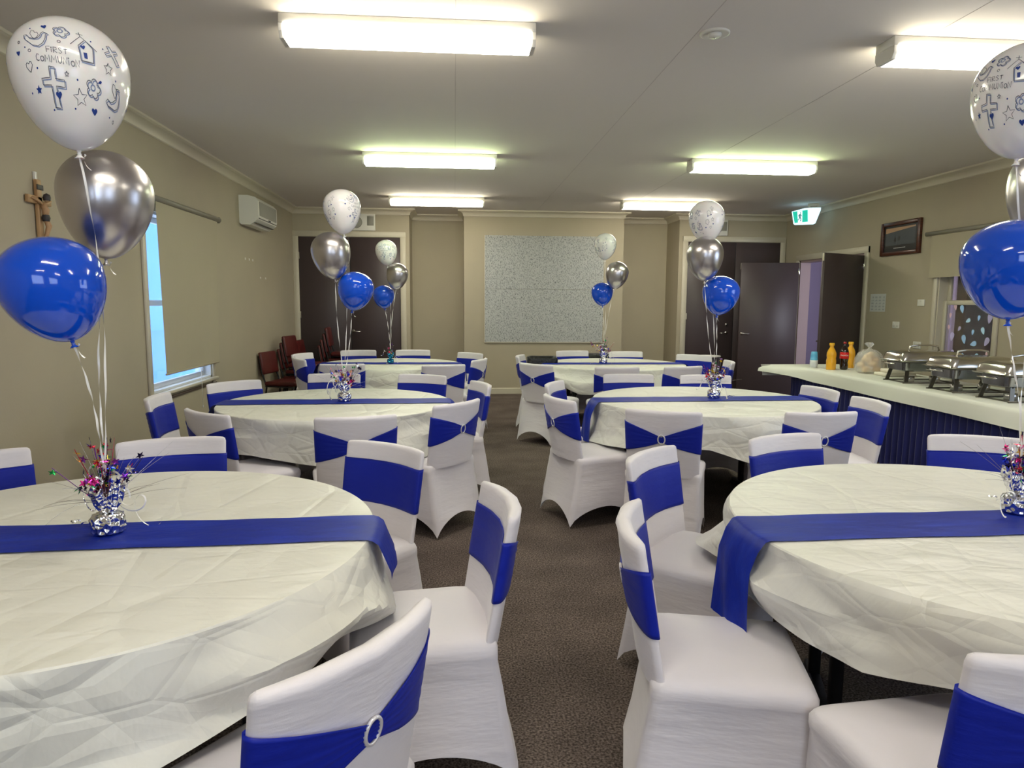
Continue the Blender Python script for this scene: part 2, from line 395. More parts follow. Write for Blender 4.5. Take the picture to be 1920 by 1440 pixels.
window(3, XR, -1, NW0, NW1, RZ0, RZ1, 'unseen near right window added for daylight')
# architrave wide strip beside right window, blind cord
# leaf stickers on the right window
def leafshape(n=14):
    pts = []
    for i in range(n):
        t = i / n * 2 * PI; pts.append((math.sin(t) * .5 * (1 - .35 * math.cos(t)) * (abs(math.sin(t / 2)) ** .3), -math.cos(t)))
    return pts
lf = leafshape()
stk = [(.18, .12, .05, 1, .2), (.30, .42, .045, 0, -.3), (.62, .47, .04, 3, .1), (.40, .30, .035, 3, 1.1), (.55, .33, .03, 0, .2), (.13, .35, .03, 2, .1), (.70, .33, .055, 1, .2),
       (.12, .22, .028, 2, -.1), (.48, .18, .03, 0, .2), (.62, .20, .04, 3, -.4), (.36, .10, .05, 0, -.3), (.20, .44, .035, 2, -.2), (.68, .09, .05, 1, .5), (.50, .06, .045, 0, 1.3), (.66, .44, .03, 1, .2),
       (.28, .21, .03, 1, .6), (.38, .56, .035, 1, .6), (.55, .60, .04, 1, 1.0), (.30, .68, .03, 0, .3), (.62, .75, .04, 3, .1), (.45, .85, .035, 2, .2), (.20, -.06, .04, 1, .3), (.36, -.08, .035, 0, -.5), (.55, -.07, .04, 3, .8), (.70, -.04, .035, 2, .1)]
for (u, z, s, c, a) in stk:
    g = B(); z = z + .17
    off = .059 if z < .68 else .099
    zz = z + .02; yy = RW1 - RW0 - u
    vs = []
    for (px, pz) in lf:
        q = (px * s * 1.25 * math.cos(a) - pz * s * math.sin(a), px * s * 1.25 * math.sin(a) + pz * s * math.cos(a)); vs.append((XR + off + .012, RW0 + yy + q[0], RZ0 + zz + q[1]))
    g.add(vs, [list(range(len(vs)))], LEAFS[c], True)
    vs2 = [(v[0] + .0012, v[1], v[2]) for v in vs]; g.add(vs2, [list(range(len(vs)))], LEAFS[c], True)
    o = g.build('leaf_sticker')
    tag(o, 'pale leaf shaped sticker on the dark glass of the right window', 'sticker', 'leaf stickers on the window glass')

# outside: backdrop coloured as blue daylight left, dark brick wall right
b = B(); b.box(XL - 3.2, XL - 3.0, 2, 16, -1, 4.5, OUTSIDE)
b.box(XL - 3.0, XL - 2.97, 6.2, 6.25, -1, 1.3, WINWHITE); b.box(XL - 3.0, XL - 2.97, 7.6, 8.9, .4, 1.1, BRICK)
struct(b.build('wall_daylight_backdrop'), 'blue backdrop standing for daylight outside the left window', 'wall')
b = B(); b.box(XR + 1.2, XR + 1.4, 4.9, 7.2, -1, 3.2, BRICK); b.box(XR + .15, XR + 1.4, 4.6, 7.2, 2.9, 3.0, BRICK); b.box(XR + .15, XR + 1.4, 7.1, 7.25, -1, 3.0, BRICK); b.box(XR + .15, XR + 1.4, 4.8, 4.95, -1, 3.0, BRICK)  # roof and end walls added to keep the window glass dark
struct(b.build('wall_brick'), 'dark brick wall outside the right window, roofed to darken its glass', 'wall')

# ------------------------------------------------------------------ blinds
t = thing('roller_blind', 'beige roller blind lowered over the left window', 'blind', (XL, WY0, 2.25))
g = B(); g.tube([(.055, .06, .02), (.055, 1.66, .02)], .024, ROLLER, 14); g.bbox(.0, .06, .045, .06, -.01, .05, ROLLER, .002, seg=1); g.bbox(.0, .06, 1.66, 1.675, -.01, .05, ROLLER, .002, seg=1); g.build('roller', t)
g = B(); P = []
for i in range(25):
    u = i / 24; row = []
    for j in range(25):
        v = j / 24; y0 = .13 + .07 * v; y1 = 1.60 - .12 * v
        y = lerp(y0, y1, u); z = .01 - v * 1.425 + .0 * u
        x = .055 + .010 * math.sin(u * 5 + v * 2) * v + .014 * math.exp(-((u - .82) / .05) ** 2) * v - .02 * v + .016 * max(0, u - .75) * v * 4
        row.append((x, y, z))
    P.append(row)
g.grid(P, BLIND); g.tube([(.045, .195, -1.415), (.052, 1.48, -1.415)], .009, BLIND, 8); g.build('blind_fabric', t)
g = B(); g.tube([(.06, .95, -1.42), (.062, .95, -1.62), (.06, .955, -1.78)], .003, PLASTIC, 6); g.lathe([(0, 0), (.007, .004), (.008, .015), (.003, .03)], PLASTIC, 10, Matrix.Translation((.06, .955, -1.81))); g.build('pull_cord', t)
t = thing('roller_blind', 'beige roller blind half raised on the right window', 'blind', (XR, 7.44, 2.24))
g = B(); g.tube([(-.055, .09, .0), (-.055, -1.16, .0)], .024, ROLLER, 14)
g.tube([(-.0, .11, .0), (-.055, .10, 0)], .012, ROLLER, 8); g.build('roller', t)
g = B(); P = [[(-.055 + .004 * math.sin(i * .7) * j / 8, .0 - i * .055, -.01 - j * .0595) for j in range(9)] for i in range(20)]
g.grid(P, BLIND); g.build('blind_fabric', t)

# rail under left window
b = B(); b.bbox(XL, XL + .02, WY0 - .1, WY1 + .1, .615, .635, mat('brown_rail', (.09, .06, .045), .5), .004, seg=1)
struct(b.build('trim_4'), 'thin brown rail under the left window', 'rail')

# ------------------------------------------------------------------ ceiling lights
def fixture(x0, y0, label, m, w=1.285, visible=True):
    t = thing('ceiling_light', label, 'ceiling light', (x0, y0, HC), 0, 'fluorescent ceiling lights')
    g = B(); g.bbox(.0, w, .0, .17, -.048, 0, PLASTIC, .003, seg=1)
    for a, c in ((0, .022), (w - .022, w)):
        g.prism([(.0, -.049), (.17, -.049), (.17, -.085), (.15, -.115), (.02, -.115), (.0, -.085)], a, c, PLASTIC, axis='x')
    g.build('housing', t)
    g = B(); md = SIDEG if m is TUBEG else SIDE
    pr = [(-.003, -.049), (.173, -.049), (.173, -.085), (.155, -.112), (.015, -.112), (-.003, -.085)]
    g.prism(pr, .0225, w - .0225, m, axis='x')
    g.mi(md); nf = len(g.f)
    for q in range(nf):
        if q - 2 in (1, 5): g.m[q] = 1
    g.build('diffuser', t)
    return t
fixture(-.865, 3.70, 'long lit fluorescent ceiling light, largest, above near left table', TUBE)
fixture(-.87, 6.88, 'lit greenish fluorescent ceiling light above the left middle tables', TUBEG)
fixture(-.875, 9.64, 'lit fluorescent ceiling light in front of the left back recess', TUBE)
fixture(2.33, 3.68, 'lit fluorescent ceiling light cut by the right edge behind a white balloon', TUBE)
fixture(2.335, 6.85, 'lit greenish fluorescent ceiling light above the right middle tables', TUBEG)
fixture(2.32, 9.64, 'lit fluorescent ceiling light half hidden by a white balloon at the back right', TUBE)
fixture(-.865, .52, 'fluorescent ceiling light over the camera, left', TUBE)
fixture(2.33, .52, 'fluorescent ceiling light over the camera, right', TUBE)
fixture(-.865, -2.4, 'fluorescent ceiling light behind the camera, left', TUBE)
fixture(2.33, -2.4, 'fluorescent ceiling light behind the camera, right', TUBE)
t = thing('ceiling_speaker', 'round white ceiling detector near the top centre', 'ceiling fitting', (1.375, 3.75, HC))
g = B(); g.lathe([(.078, 0), (.078, -.006), (.07, -.010), (.05, -.004), (0, -.004)], PLASTIC, 32); g.build('rim', t)
g = B(); g.lathe([(.035, -.004), (.034, -.016), (.026, -.022), (.0, -.022)], PLASTIC, 24); g.build('sensor', t)
g = B(); g.lathe([(0.001, -.0225), (.006, -.024), (0, -.028)], STEEL, 10); g.build('lens', t)

# exit sign
t = thing('exit_sign', 'lit wedge shaped green running man exit sign in the right back corner', 'sign', (5.0, 9.72, HC), math.radians(-28))
g = B(); g.bbox(.02, .17, -.03, .03, -.06, 0, PLASTIC, .004, seg=1); g.bbox(.05, .14, -.032, .032, -.045, -.035, GREYP, .001, seg=1); g.build('mount', t)
g = B(); g.prism([(-.19, -.10), (-.02, -.06), (.19, -.06), (.19, -.09), (.13, -.27), (.10, -.285), (-.14, -.285), (-.16, -.27)], -.03, .03, EXITW); g.build('light_box', t)
g = B(); g.add([(-.178, -.0315, -.105), (.02, -.0315, -.085), (.03, -.0315, -.25), (-.145, -.0315, -.262)], [(0, 1, 2, 3)], EXITG, True)
g.add([(-.115, -.033, -.103), (-.05, -.033, -.097), (-.045, -.033, -.255), (-.10, -.033, -.258)], [(0, 1, 2, 3)], EXITM, True)
def stick(pts, w):
    for a, c in zip(pts, pts[1:]):
        a = Vector((a[0], -.0345, a[1])); c = Vector((c[0], -.0345, c[1])); d = (c - a).normalized(); q = Vector((-d.z, 0, d.x)) * w
        g.add([a - q, c - q, c + q, a + q], [(0, 1, 2, 3)], EXITD, True)
stick([(-.078, -.14), (-.078, -.185)], .009); stick([(-.078, -.185), (-.062, -.21), (-.07, -.24)], .006); stick([(-.08, -.185), (-.09, -.215), (-.104, -.225)], .006)
stick([(-.076, -.145), (-.058, -.158), (-.056, -.175)], .005); stick([(-.08, -.145), (-.096, -.158), (-.092, -.175)], .005)
g.add([(-.074 + .009 * math.cos(i), -.0345, -.125 + .009 * math.sin(i)) for i in [k * PI / 5 for k in range(10)]], [list(range(10))], EXITD, True)
g.build('pictogram', t, fix=False)

# speakers/vents above doors
def wallspk(x0, x1, label):
    t = thing('wall_speaker', label, 'speaker', ((x0 + x1) / 2, YB, 2.66), 0)
    w = (x1 - x0) / 2
    g = B(); g.bbox(-w, w, -.03, 0, -.125, .125, PLASTIC, .006); g.build('casing', t)
    g = B(); g.lathe([(0, -.0), (.085, -.0), (.09, .006), (.078, .010), (0, .012)], GREYP, 28, Matrix.Translation((-w + .13, -.03, 0)) @ Matrix.Rotation(PI / 2, 4, 'X')); g.build('round_grille', t)
    if w > .15:
        g = B(); g.bbox(w - .12, w - .02, -.036, -.03, -.05, .09, GREYP, .002, seg=1); g.build('square_grille', t)
wallspk(-1.62, -1.206, 'cream wall speaker box above the left back doors')
wallspk(4.05, 4.36, 'cream wall speaker box above the right back doors')

# ------------------------------------------------------------------ pinboard
t = thing('pinboard', 'large pale grey speckled fabric pinboard on the back wall', 'pinboard', (.477, YB - .003, .833))
g = B(); g.box(0, 1.885, -.02, 0, 0, .828, PINB); g.box(0, 1.885, -.02, 0, .832, 1.66, PINB); g.build('board', t)
g = B(); g.box(-.006, 0, -.022, 0, -.006, 1.66, TRIM); g.box(-.006, 1.885, -.022, 0, -.012, 0, TRIM); g.build('edge_strip', t)

# ------------------------------------------------------------------ air conditioner
t = thing('air_conditioner', 'white split system air conditioner high on the left wall', 'air conditioner', (XL, 8.33, 2.325))
g = B(); g.prism([(0, .02), (.02, 0), (.12, -.0), (.205, .06), (.215, .10), (.215, .27), (.18, .31), (.10, .33), (0, .33)], 0, .84, PLASTIC)
for v in range(len(g.v)):     # map prism (x, y, z) already right: x depth, y length
    pass
g.build('casing', t, sharp=35)
g = B(); g.box(.214, .219, .05, .80, .105, .265, GREYP); g.build('front_grille', t)
g = B(); g.box(.206, .2165, .03, .81, .072, .078, BLACKP); g.box(.15, .18, .04, .80, .020, .026, BLACKP); g.box(.215, .219, .44, .53, .082, .096, BLACKP); g.build('vent_slot', t)
# remote in holder
t = thing('air_conditioner_remote', 'small white remote in a holder on the left wall', 'remote control', (XL, 7.335, 1.50))
g = B(); g.bbox(0, .022, 0, .05, 0, .07, PLASTIC, .004); g.build('holder', t)
g = B(); g.bbox(.003, .018, .004, .046, .02, .135, PLASTIC, .004); g.box(.018, .019, .012, .038, .085, .12, BLACKP); g.build('remote', t)
for k, (y, z) in enumerate(((8.50, 1.945), (8.66, 1.945), (8.80, 1.945), (9.12, 1.745), (9.36, 1.745))):
    g = B(); g.bbox(0, .003, -.022, .022, -.013, .013, PLASTIC, .001, seg=1)
    o = g.build('adhesive_patch'); o.location = (XL, y, z)
    tag(o, 'small white patch stuck on the left wall, %s' % ('in the upper row of three' if k < 3 else 'in the lower pair'), 'wall patch', 'white patches on the left wall, upper row' if k < 3 else 'white patches on the left wall, lower pair')

# ------------------------------------------------------------------ crucifix
t = thing('crucifix', 'wooden crucifix hanging on the left wall behind balloons', 'crucifix', (XL, 4.385, 2.03))
g = B(); g.bbox(.006, .028, -.022, .022, -.27, .12, WOODL, .004); g.bbox(.006, .028, -.115, .115, -.022, .022, WOODL, .004); g.build('wooden_cross', t)
g = B(); g.bbox(0, .014, -.012, .012, .10, .165, PLASTIC, .003); g.build('hook', t)
g = B(); g.bbox(.028, .034, -.03, .03, .06, .09, DARKF, .002); g.build('scroll', t)
g = B()
g.tube([(.04, 0, -.02), (.055, 0, -.055), (.05, 0, -.10)], [.016, .02, .014], FIGURE, 10)
g.tube([(.048, 0, -.10), (.06, .006, -.15), (.045, .004, -.20), (.04, .0, -.235)], [.013, .013, .009, .007], FIGURE, 8)
g.tube([(.048, .004, -.10), (.066, .012, -.145), (.05, .008, -.195), (.042, .004, -.23)], [.013, .012, .009, .007], FIGURE, 8)
for s in (-1, 1): g.tube([(.042, 0, -.025), (.045, s * .045, -.008), (.036, s * .095, .006)], [.009, .008, .005], FIGURE, 8)
g.lathe([(0, -.02), (.012, -.014), (.016, 0), (.012, .014), (0, .02)], FIGURE, 12, Matrix.Translation((.06, .006, .012)))
o = g.build('carved_figure', t)
g = B(); g.lathe([(.018, -.018), (.021, 0), (.017, .016), (0, .025)], DARKF, 12, Matrix.Translation((.063, .004, .018))); g.build('hair', o)
g = B(); g.lathe([(.018, -.02), (.023, 0), (.018, .018)], DARKF, 12, Matrix.Translation((.052, .002, -.10))); g.build('loincloth', o)

# ------------------------------------------------------------------ picture, notice, switches
t = thing('framed_picture', 'framed sunset photograph in dark wood on the right wall', 'picture', (XR, 7.68, 2.05))
g = B(); w, h = .74, .40
for (a, c, e, f_) in ((0, .05, 0, h), (w - .05, w, 0, h), (.05, w - .05, 0, .045), (.05, w - .05, h - .045, h)): g.bbox(-.035, 0, a, c, e, f_, WOOD, .006)
g.build('frame', t)
g = B(); g.box(-.016, -.002, .05, w - .05, .045, h - .045, MATP)
g.add([(-.0165, .10, .12), (-.0165, .66, .12), (-.0165, .66, .33), (-.0165, .10, .33)], [(0, 1, 2, 3)], SEAPIC, True)
g.add([(-.017, .10, .315), (-.017, .66, .27), (-.017, .66, .33), (-.017, .10, .33)], [(0, 1, 2, 3)], SKYPIC, True)
for y, z in ((.40, .20), (.47, .185)):
    g.add([(-.0172, y + .022 * math.cos(k * PI / 4), z + .03 * math.sin(k * PI / 4)) for k in range(8)], [list(range(8))], MATP, True)
for k in range(16): g.add([(-.0172, .27 + k * .014, .082), (-.0172, .279 + k * .014, .082), (-.0172, .279 + k * .014, .090), (-.0172, .27 + k * .014, .090)], [(0, 1, 2, 3)], LABELW, True)
g.build('photograph', t, fix=False)
t = thing('paper_notice', 'printed paper notice taped to the right wall beside the open door', 'notice', (XR, 8.28, 1.365))
g = B(); g.box(-.002, 0, 0, .32, 0, .225, PAPER); g.build('sheet', t)
g = B()
random.seed(3)
for i in range(4):
    for j in range(5):
        y = .02 + i * .075; z = .02 + j * .038
        g.box(-.0028, -.002, y, y + random.uniform(.03, .055), z, z + .004, PAPERI)
        g.box(-.0028, -.002, y, y + random.uniform(.02, .05), z + .010, z + .016, PAPERI)
g.build('printing', t)
def plate(y, z, w, h, label, sw, cat='power outlet', name='power_outlet'):
    t = thing(name, label, cat, (XR, y, z)); g = B(); g.bbox(-.012, 0, 0, w, 0, h, PLASTIC, .003); g.build('plate', t)
    g = B()
    for k in range(sw): g.bbox(-.016, -.011, w * (k + .5) / sw - .008, w * (k + .5) / sw + .008, h * .6, h * .82, PLASTIC, .001, seg=1)
    if cat == 'power outlet':
        for k in range(sw):
            for q in (-.008, .008): g.box(-.0127, -.012, w * (k + .5) / sw + q - .0015, w * (k + .5) / sw + q + .0015, h * .25, h * .42, BLACKP)
    g.build('switch', t)
plate(7.55, 1.44, .115, .075, 'white light switch plate between notice and right window', 1, 'light switch', 'light_switch')
plate(7.975, 1.17, .125, .08, 'white double power outlet on the right wall below the switch', 2)
plate(7.56, .95, .13, .08, 'white power outlet low on the wall behind the buffet trays', 2)

# ------------------------------------------------------------------ banquet chair
EX = .36
def back_ring(v, grow=0., n=40, hw0=.212, hw1=.224):
    """closed cross section of the backrest at height fraction v (z .43 -> .825)"""
    z = .43 + .395 * v; yc = -.195 - .07 * v; hw = lerp(hw0, hw1, v) + grow; th = .021 + grow
    pts = []
    for i in range(n):
        a = 2 * PI * i / n; c, s_ = math.cos(a), math.sin(a)
        x = hw * sg(c, EX); y = th * sg(s_, .6)
        pts.append(Vector((x, yc + y + .05 * (x / .224) ** 2 - .012, z)))
    return pts
def chair(label, group):
    t = thing('banquet_chair', label, 'chair', (0, 0, 0), 0, group)
    # ---- skirt and seat
    g = B(); n = 14
    def ring(hx, y0, y1, z, r=.03, sag=0., hem=0.):
        cs = [(hx, y0), (hx, y1), (-hx, y1), (-hx, y0)]; pts = []
        for k in range(4):
            a = Vector(cs[k]); c = Vector(cs[(k + 1) % 4]); d = (c - a)
            for i in range(n):
                s_ = i / n; e = 4 * s_ * (1 - s_)
                p = a + d * s_; nrm = Vector((d.y, -d.x)).normalized()
                q = -nrm * (sag * e) * -1
                p = p - nrm * sag * e
                # rounded corner
                m_ = min(s_, 1 - s_) * d.length
                if m_ < r: 
                    cc = Vector((0, (y0 + y1) / 2)); p = p + (cc - p).normalized() * (r - m_) * .35
                pts.append(Vector((p.x, p.y, z + hem * min(1, e * 1.0) ** .75)))
        return pts
    R = [ring(.226, -.205, .235, .012, .015, .0, .115)]
    R.append(ring(.2265, -.205, .235, .024, .015, .001, .112))
    R.append(ring(.224, -.200, .234, .16, .02, .006, .03)); R.append(ring(.222, -.197, .232, .30, .02, .006, 0)); R.append(ring(.221, -.195, .230, .395, .02, .003, 0)); R.append(ring(.226, -.195, .236, .412, .03, 0, 0)); R.append(ring(.227, -.195, .237, .435, .035)); R.append(ring(.220, -.192, .230, .452, .04)); R.append(ring(.20, -.18, .21, .462, .05)); R.append(ring(.15, -.13, .15, .468, .04)); R.append(ring(.06, -.05, .06, .470, .01))
    # splay the rear legs backward near the floor
    for k, rg in enumerate(R[:4]):
        f_ = (1 - rg[0].z / .43)
        for p in rg:
            if p.y < 0: p.y += -.055 * max(0, f_) * min(1, -p.y / .19)
            p.x *= 1 + .02 * max(0, f_)
    g.grid(R, COVER, closev=True)
    o0 = len(g.v); g.v.append((0, 0, .470))
    last = o0 - 4 * n
    for i in range(4 * n): g.f.append([last + i, last + (i + 1) % (4 * n), o0]); g.m.append(0)
    g.build('seat_cover', t)
    # ---- back
    g = B(); rings = [back_ring(v) for v in (0, .1, .2, .3, .4, .5, .6, .7, .8, .88, .94, .975)]
    for sc, z in ((.985, .828), (.95, .8335)):
        rg = [Vector(p) for p in back_ring(1.)]
        cy = -.277
        for p in rg:
            base = -.277 + .05 * (p.x / .224) ** 2
            p.x *= sc; p.y = base + (p.y - base) * (1.6 - 1.1 * (z > .83)) * .6; p.z = z - .003 * (abs(p.x) / .224) ** 6
        rings.append(rg)
    for k, rg in enumerate(rings[:12]):
        for p in rg: p.z -= .002 * (abs(p.x) / .224) ** 6 * (k / 11)
    # stretch wrinkles at the top
    for k, rg in enumerate(rings):
        for p in rg: p.y += .0014 * math.sin(p.z * 260 + p.x * 14) * (1 if p.z > .73 else 0) * (1 - abs(p.x) / .25)
    g.grid(rings, COVER, closev=True)
    m_ = len(rings[0]); base = len(g.v) - m_
    c = Vector((0, 0, 0))
    for p in rings[-1]: c += p
    top = rings[-1]
    for i in range(m_ // 2 - 1):     # stitch a strip cap between front and rear halves
        a = base + i; b_ = base + i + 1; cc = base + (m_ - i - 1) % m_; d = base + (m_ - i) % m_
        g.f.append([a, b_, cc, d] if len({a, b_, cc, d}) == 4 else [a, b_, cc]); g.m.append(0)
    g.build('back_cover', t)
    # ---- sash
    g = B(); rows = []; K = 15
    for k in range(K):
        q = k / (K - 1) * 2 - 1; row = []
        nn = 96
        for i in range(nn):
            a = 2 * PI * i / nn; c_, s_ = math.cos(a), math.sin(a)
            xn = sg(c_, EX)
            h = .092
            zc = .668
            ext = .0045
            if s_ < 0:     # rear: gathers to the buckle
                u = min(1, abs(xn)); h = .016 + .076 * (u ** .85)
                ext += .0035 * (1 - u) + .0022 * math.sin(k * 2.3 + 1.1) * (1 - u) ** .4
                zc = .668 - .004 * (1 - u)
            z = zc + q * h; v = (z - .43) / .395
            yc = -.195 - .07 * v; hw = lerp(.212, .224, v) + ext; th = .021 + ext
            x = hw * sg(c_, EX); y = th * sg(s_, .6)
            row.append(Vector((x, yc + y + .05 * (x / .224) ** 2 - .012, z)))
        rows.append(row)
    for k in (0, K - 1):     # turn the hems in
        rg = [Vector(p) for p in rows[k]]
        cx = sum((p.y for p in rg)) / len(rg)
        for p in rg:
            cy = -.195 - .07 * ((p.z - .43) / .395) + .05 * (p.x / .224) ** 2 - .012
            p.x *= .978; p.y = cy + (p.y - cy) * .80
        if k == 0: rows.insert(0, rg)
        else: rows.append(rg)
    g.grid(rows, SASH, closev=True); so = g.build('sash', t)
    # ---- buckle
    g = B(); P = []
    for i in range(28):
        a = 2 * PI * i / 28; row = []
        for j in range(8):
            q = 2 * PI * j / 8; rr = .0045 * (1 + .22 * math.sin(a * 14))
            row.append(((.020 + rr * math.cos(q)) * math.cos(a), -.2755 - .17 * (.027 + rr * math.cos(q)) * math.sin(a) + rr * math.sin(q), .664 + (.027 + rr * math.cos(q)) * math.sin(a)))
        P.append(row)
    g.grid(P, PEARL, closeu=True, closev=True); g.build('buckle', so)
    return t
GR = 'white covered chairs with blue sashes around the round tables'
CH = [
 # x, y of the top edge, facing degrees, label
 (-.163, 1.22, 143, 'covered chair nearest the camera, rhinestone buckle facing us, at the near left table'),
 (.165, 2.16, 188, 'covered chair seen side-on in the aisle, at the right of the near left table'),
 (-.282, 3.014, -129, 'covered chair at the far right of the near left table, wide blue band facing us'),
 (-1.273, 3.20, -73, 'covered chair behind the near left centrepiece, facing the near left table'),
 (-1.96, 2.89, -38, 'covered chair cut by the left edge, behind the near left table'),
 (-.53, 3.77, 103, 'covered chair with its back to us at the front of the middle left table'),
 (.041, 4.296, 140, 'covered chair by the aisle with buckle and full skirt, middle left table'),
 (.225, 5.33, 196, 'covered chair side-on at the right end of the middle left table'),
 (-.261, 5.967, -112, 'covered chair behind the middle left table, right of its centrepiece'),
 (-1.032, 6.074, -91, 'covered chair behind the middle left table, directly behind its centrepiece'),
 (-1.719, 5.496, -44, 'covered chair below the left window behind the middle left table'),
 (-1.96, 4.66, 5, 'covered chair side-on against the left wall under the window'),
 (-1.417, 3.969, 49, 'covered chair with curled back at the left front of the middle left table'),
 (-1.843, 8.454, -20, 'covered chair, farther of the overlapping pair, left end of the back left table'),
 (-1.72, 7.72, 27, 'covered chair with bow side showing, nearer of the pair at the back left table'),
 (-1.233, 9.055, -82, 'covered chair behind the back left table, nearer the red chairs'),
 (-.539, 9.108, -90, 'covered chair behind the back left table in front of the left recess'),
 (.219, 8.583, -138, 'covered chair at the far right corner of the back left table'),
 (.30, 7.62, 158, 'covered chair at the near right of the back left table, beside the aisle'),
 (-.10, 6.90, 104, 'covered chair in front of the back left table, right one'),
 (-1.12, 7.02, 96, 'covered chair in front of the back left table, half behind the middle centrepiece'),
 (.803, 7.012, 43, 'covered chair with buckle at the near left of the back right table'),
 (.755, 8.15, -14, 'covered chair holding the black bag at the back right table'),
 (1.522, 8.965, -80, 'covered chair behind the back right table, left of its centrepiece'),
 (2.202, 8.818, -90, 'covered chair behind the back right table, right of its centrepiece'),
 (1.585, 6.616, 89, 'covered chair in front of the back right table, directly before its centrepiece'),
 (2.28, 6.68, 106, 'covered chair at the near right of the back right table'),
 (2.93, 8.25, -130, 'covered chair at the far right of the back right table before the brown door'),
 (3.00, 7.30, 168, 'covered chair side-on at the right end of the back right table'),
 (1.20, 3.887, 66, 'covered chair with broad back and bow at the front of the middle right table'),
 (1.516, 5.966, -91, 'covered chair behind the middle right table, left one'),
 (2.181, 5.882, -95, 'covered chair behind the middle right table and its centrepiece'),
 (2.13, 3.794, 92, 'covered chair with bright lilac back and buckle, right front of the middle right table'),
 (2.739, 4.915, -174, 'covered chair by the buffet, farther of two facing the middle right table'),
 (2.74, 4.28, 177, 'covered chair by the buffet, nearer of two facing the middle right table'),
 (.752, 5.33, -24, 'covered chair at the far left of the middle right table'),
 (.66, 4.50, 18, 'covered chair in the aisle with its white seat left of the middle right table'),
 (1.544, 3.135, -70, 'covered chair behind the near right table, blue band facing us'),
 (.796, 2.798, -41, 'covered chair at the far left of the near right table, tilted blue band'),
 (.50, 1.92, -14, 'covered chair in the foreground with a large white seat, left of the near right table'),
 (2.488, 3.059, -112, 'covered chair behind the near right table beneath the buffet skirt'),
 (1.14, 1.09, 95, 'covered chair in the bottom right corner with its back to us'),
]
c0 = None
for (x, y, a, lab) in CH:
    rz = math.radians(a) - PI / 2; f = Vector((math.cos(math.radians(a)), math.sin(math.radians(a)), 0))
    loc = (x + f.x * .262, y + f.y * .262, 0)
    if c0 is None: c0 = chair(lab, GR); c0.location = loc; c0.rotation_euler = (0, 0, rz)
    else: dup(c0, loc, rz, lab)

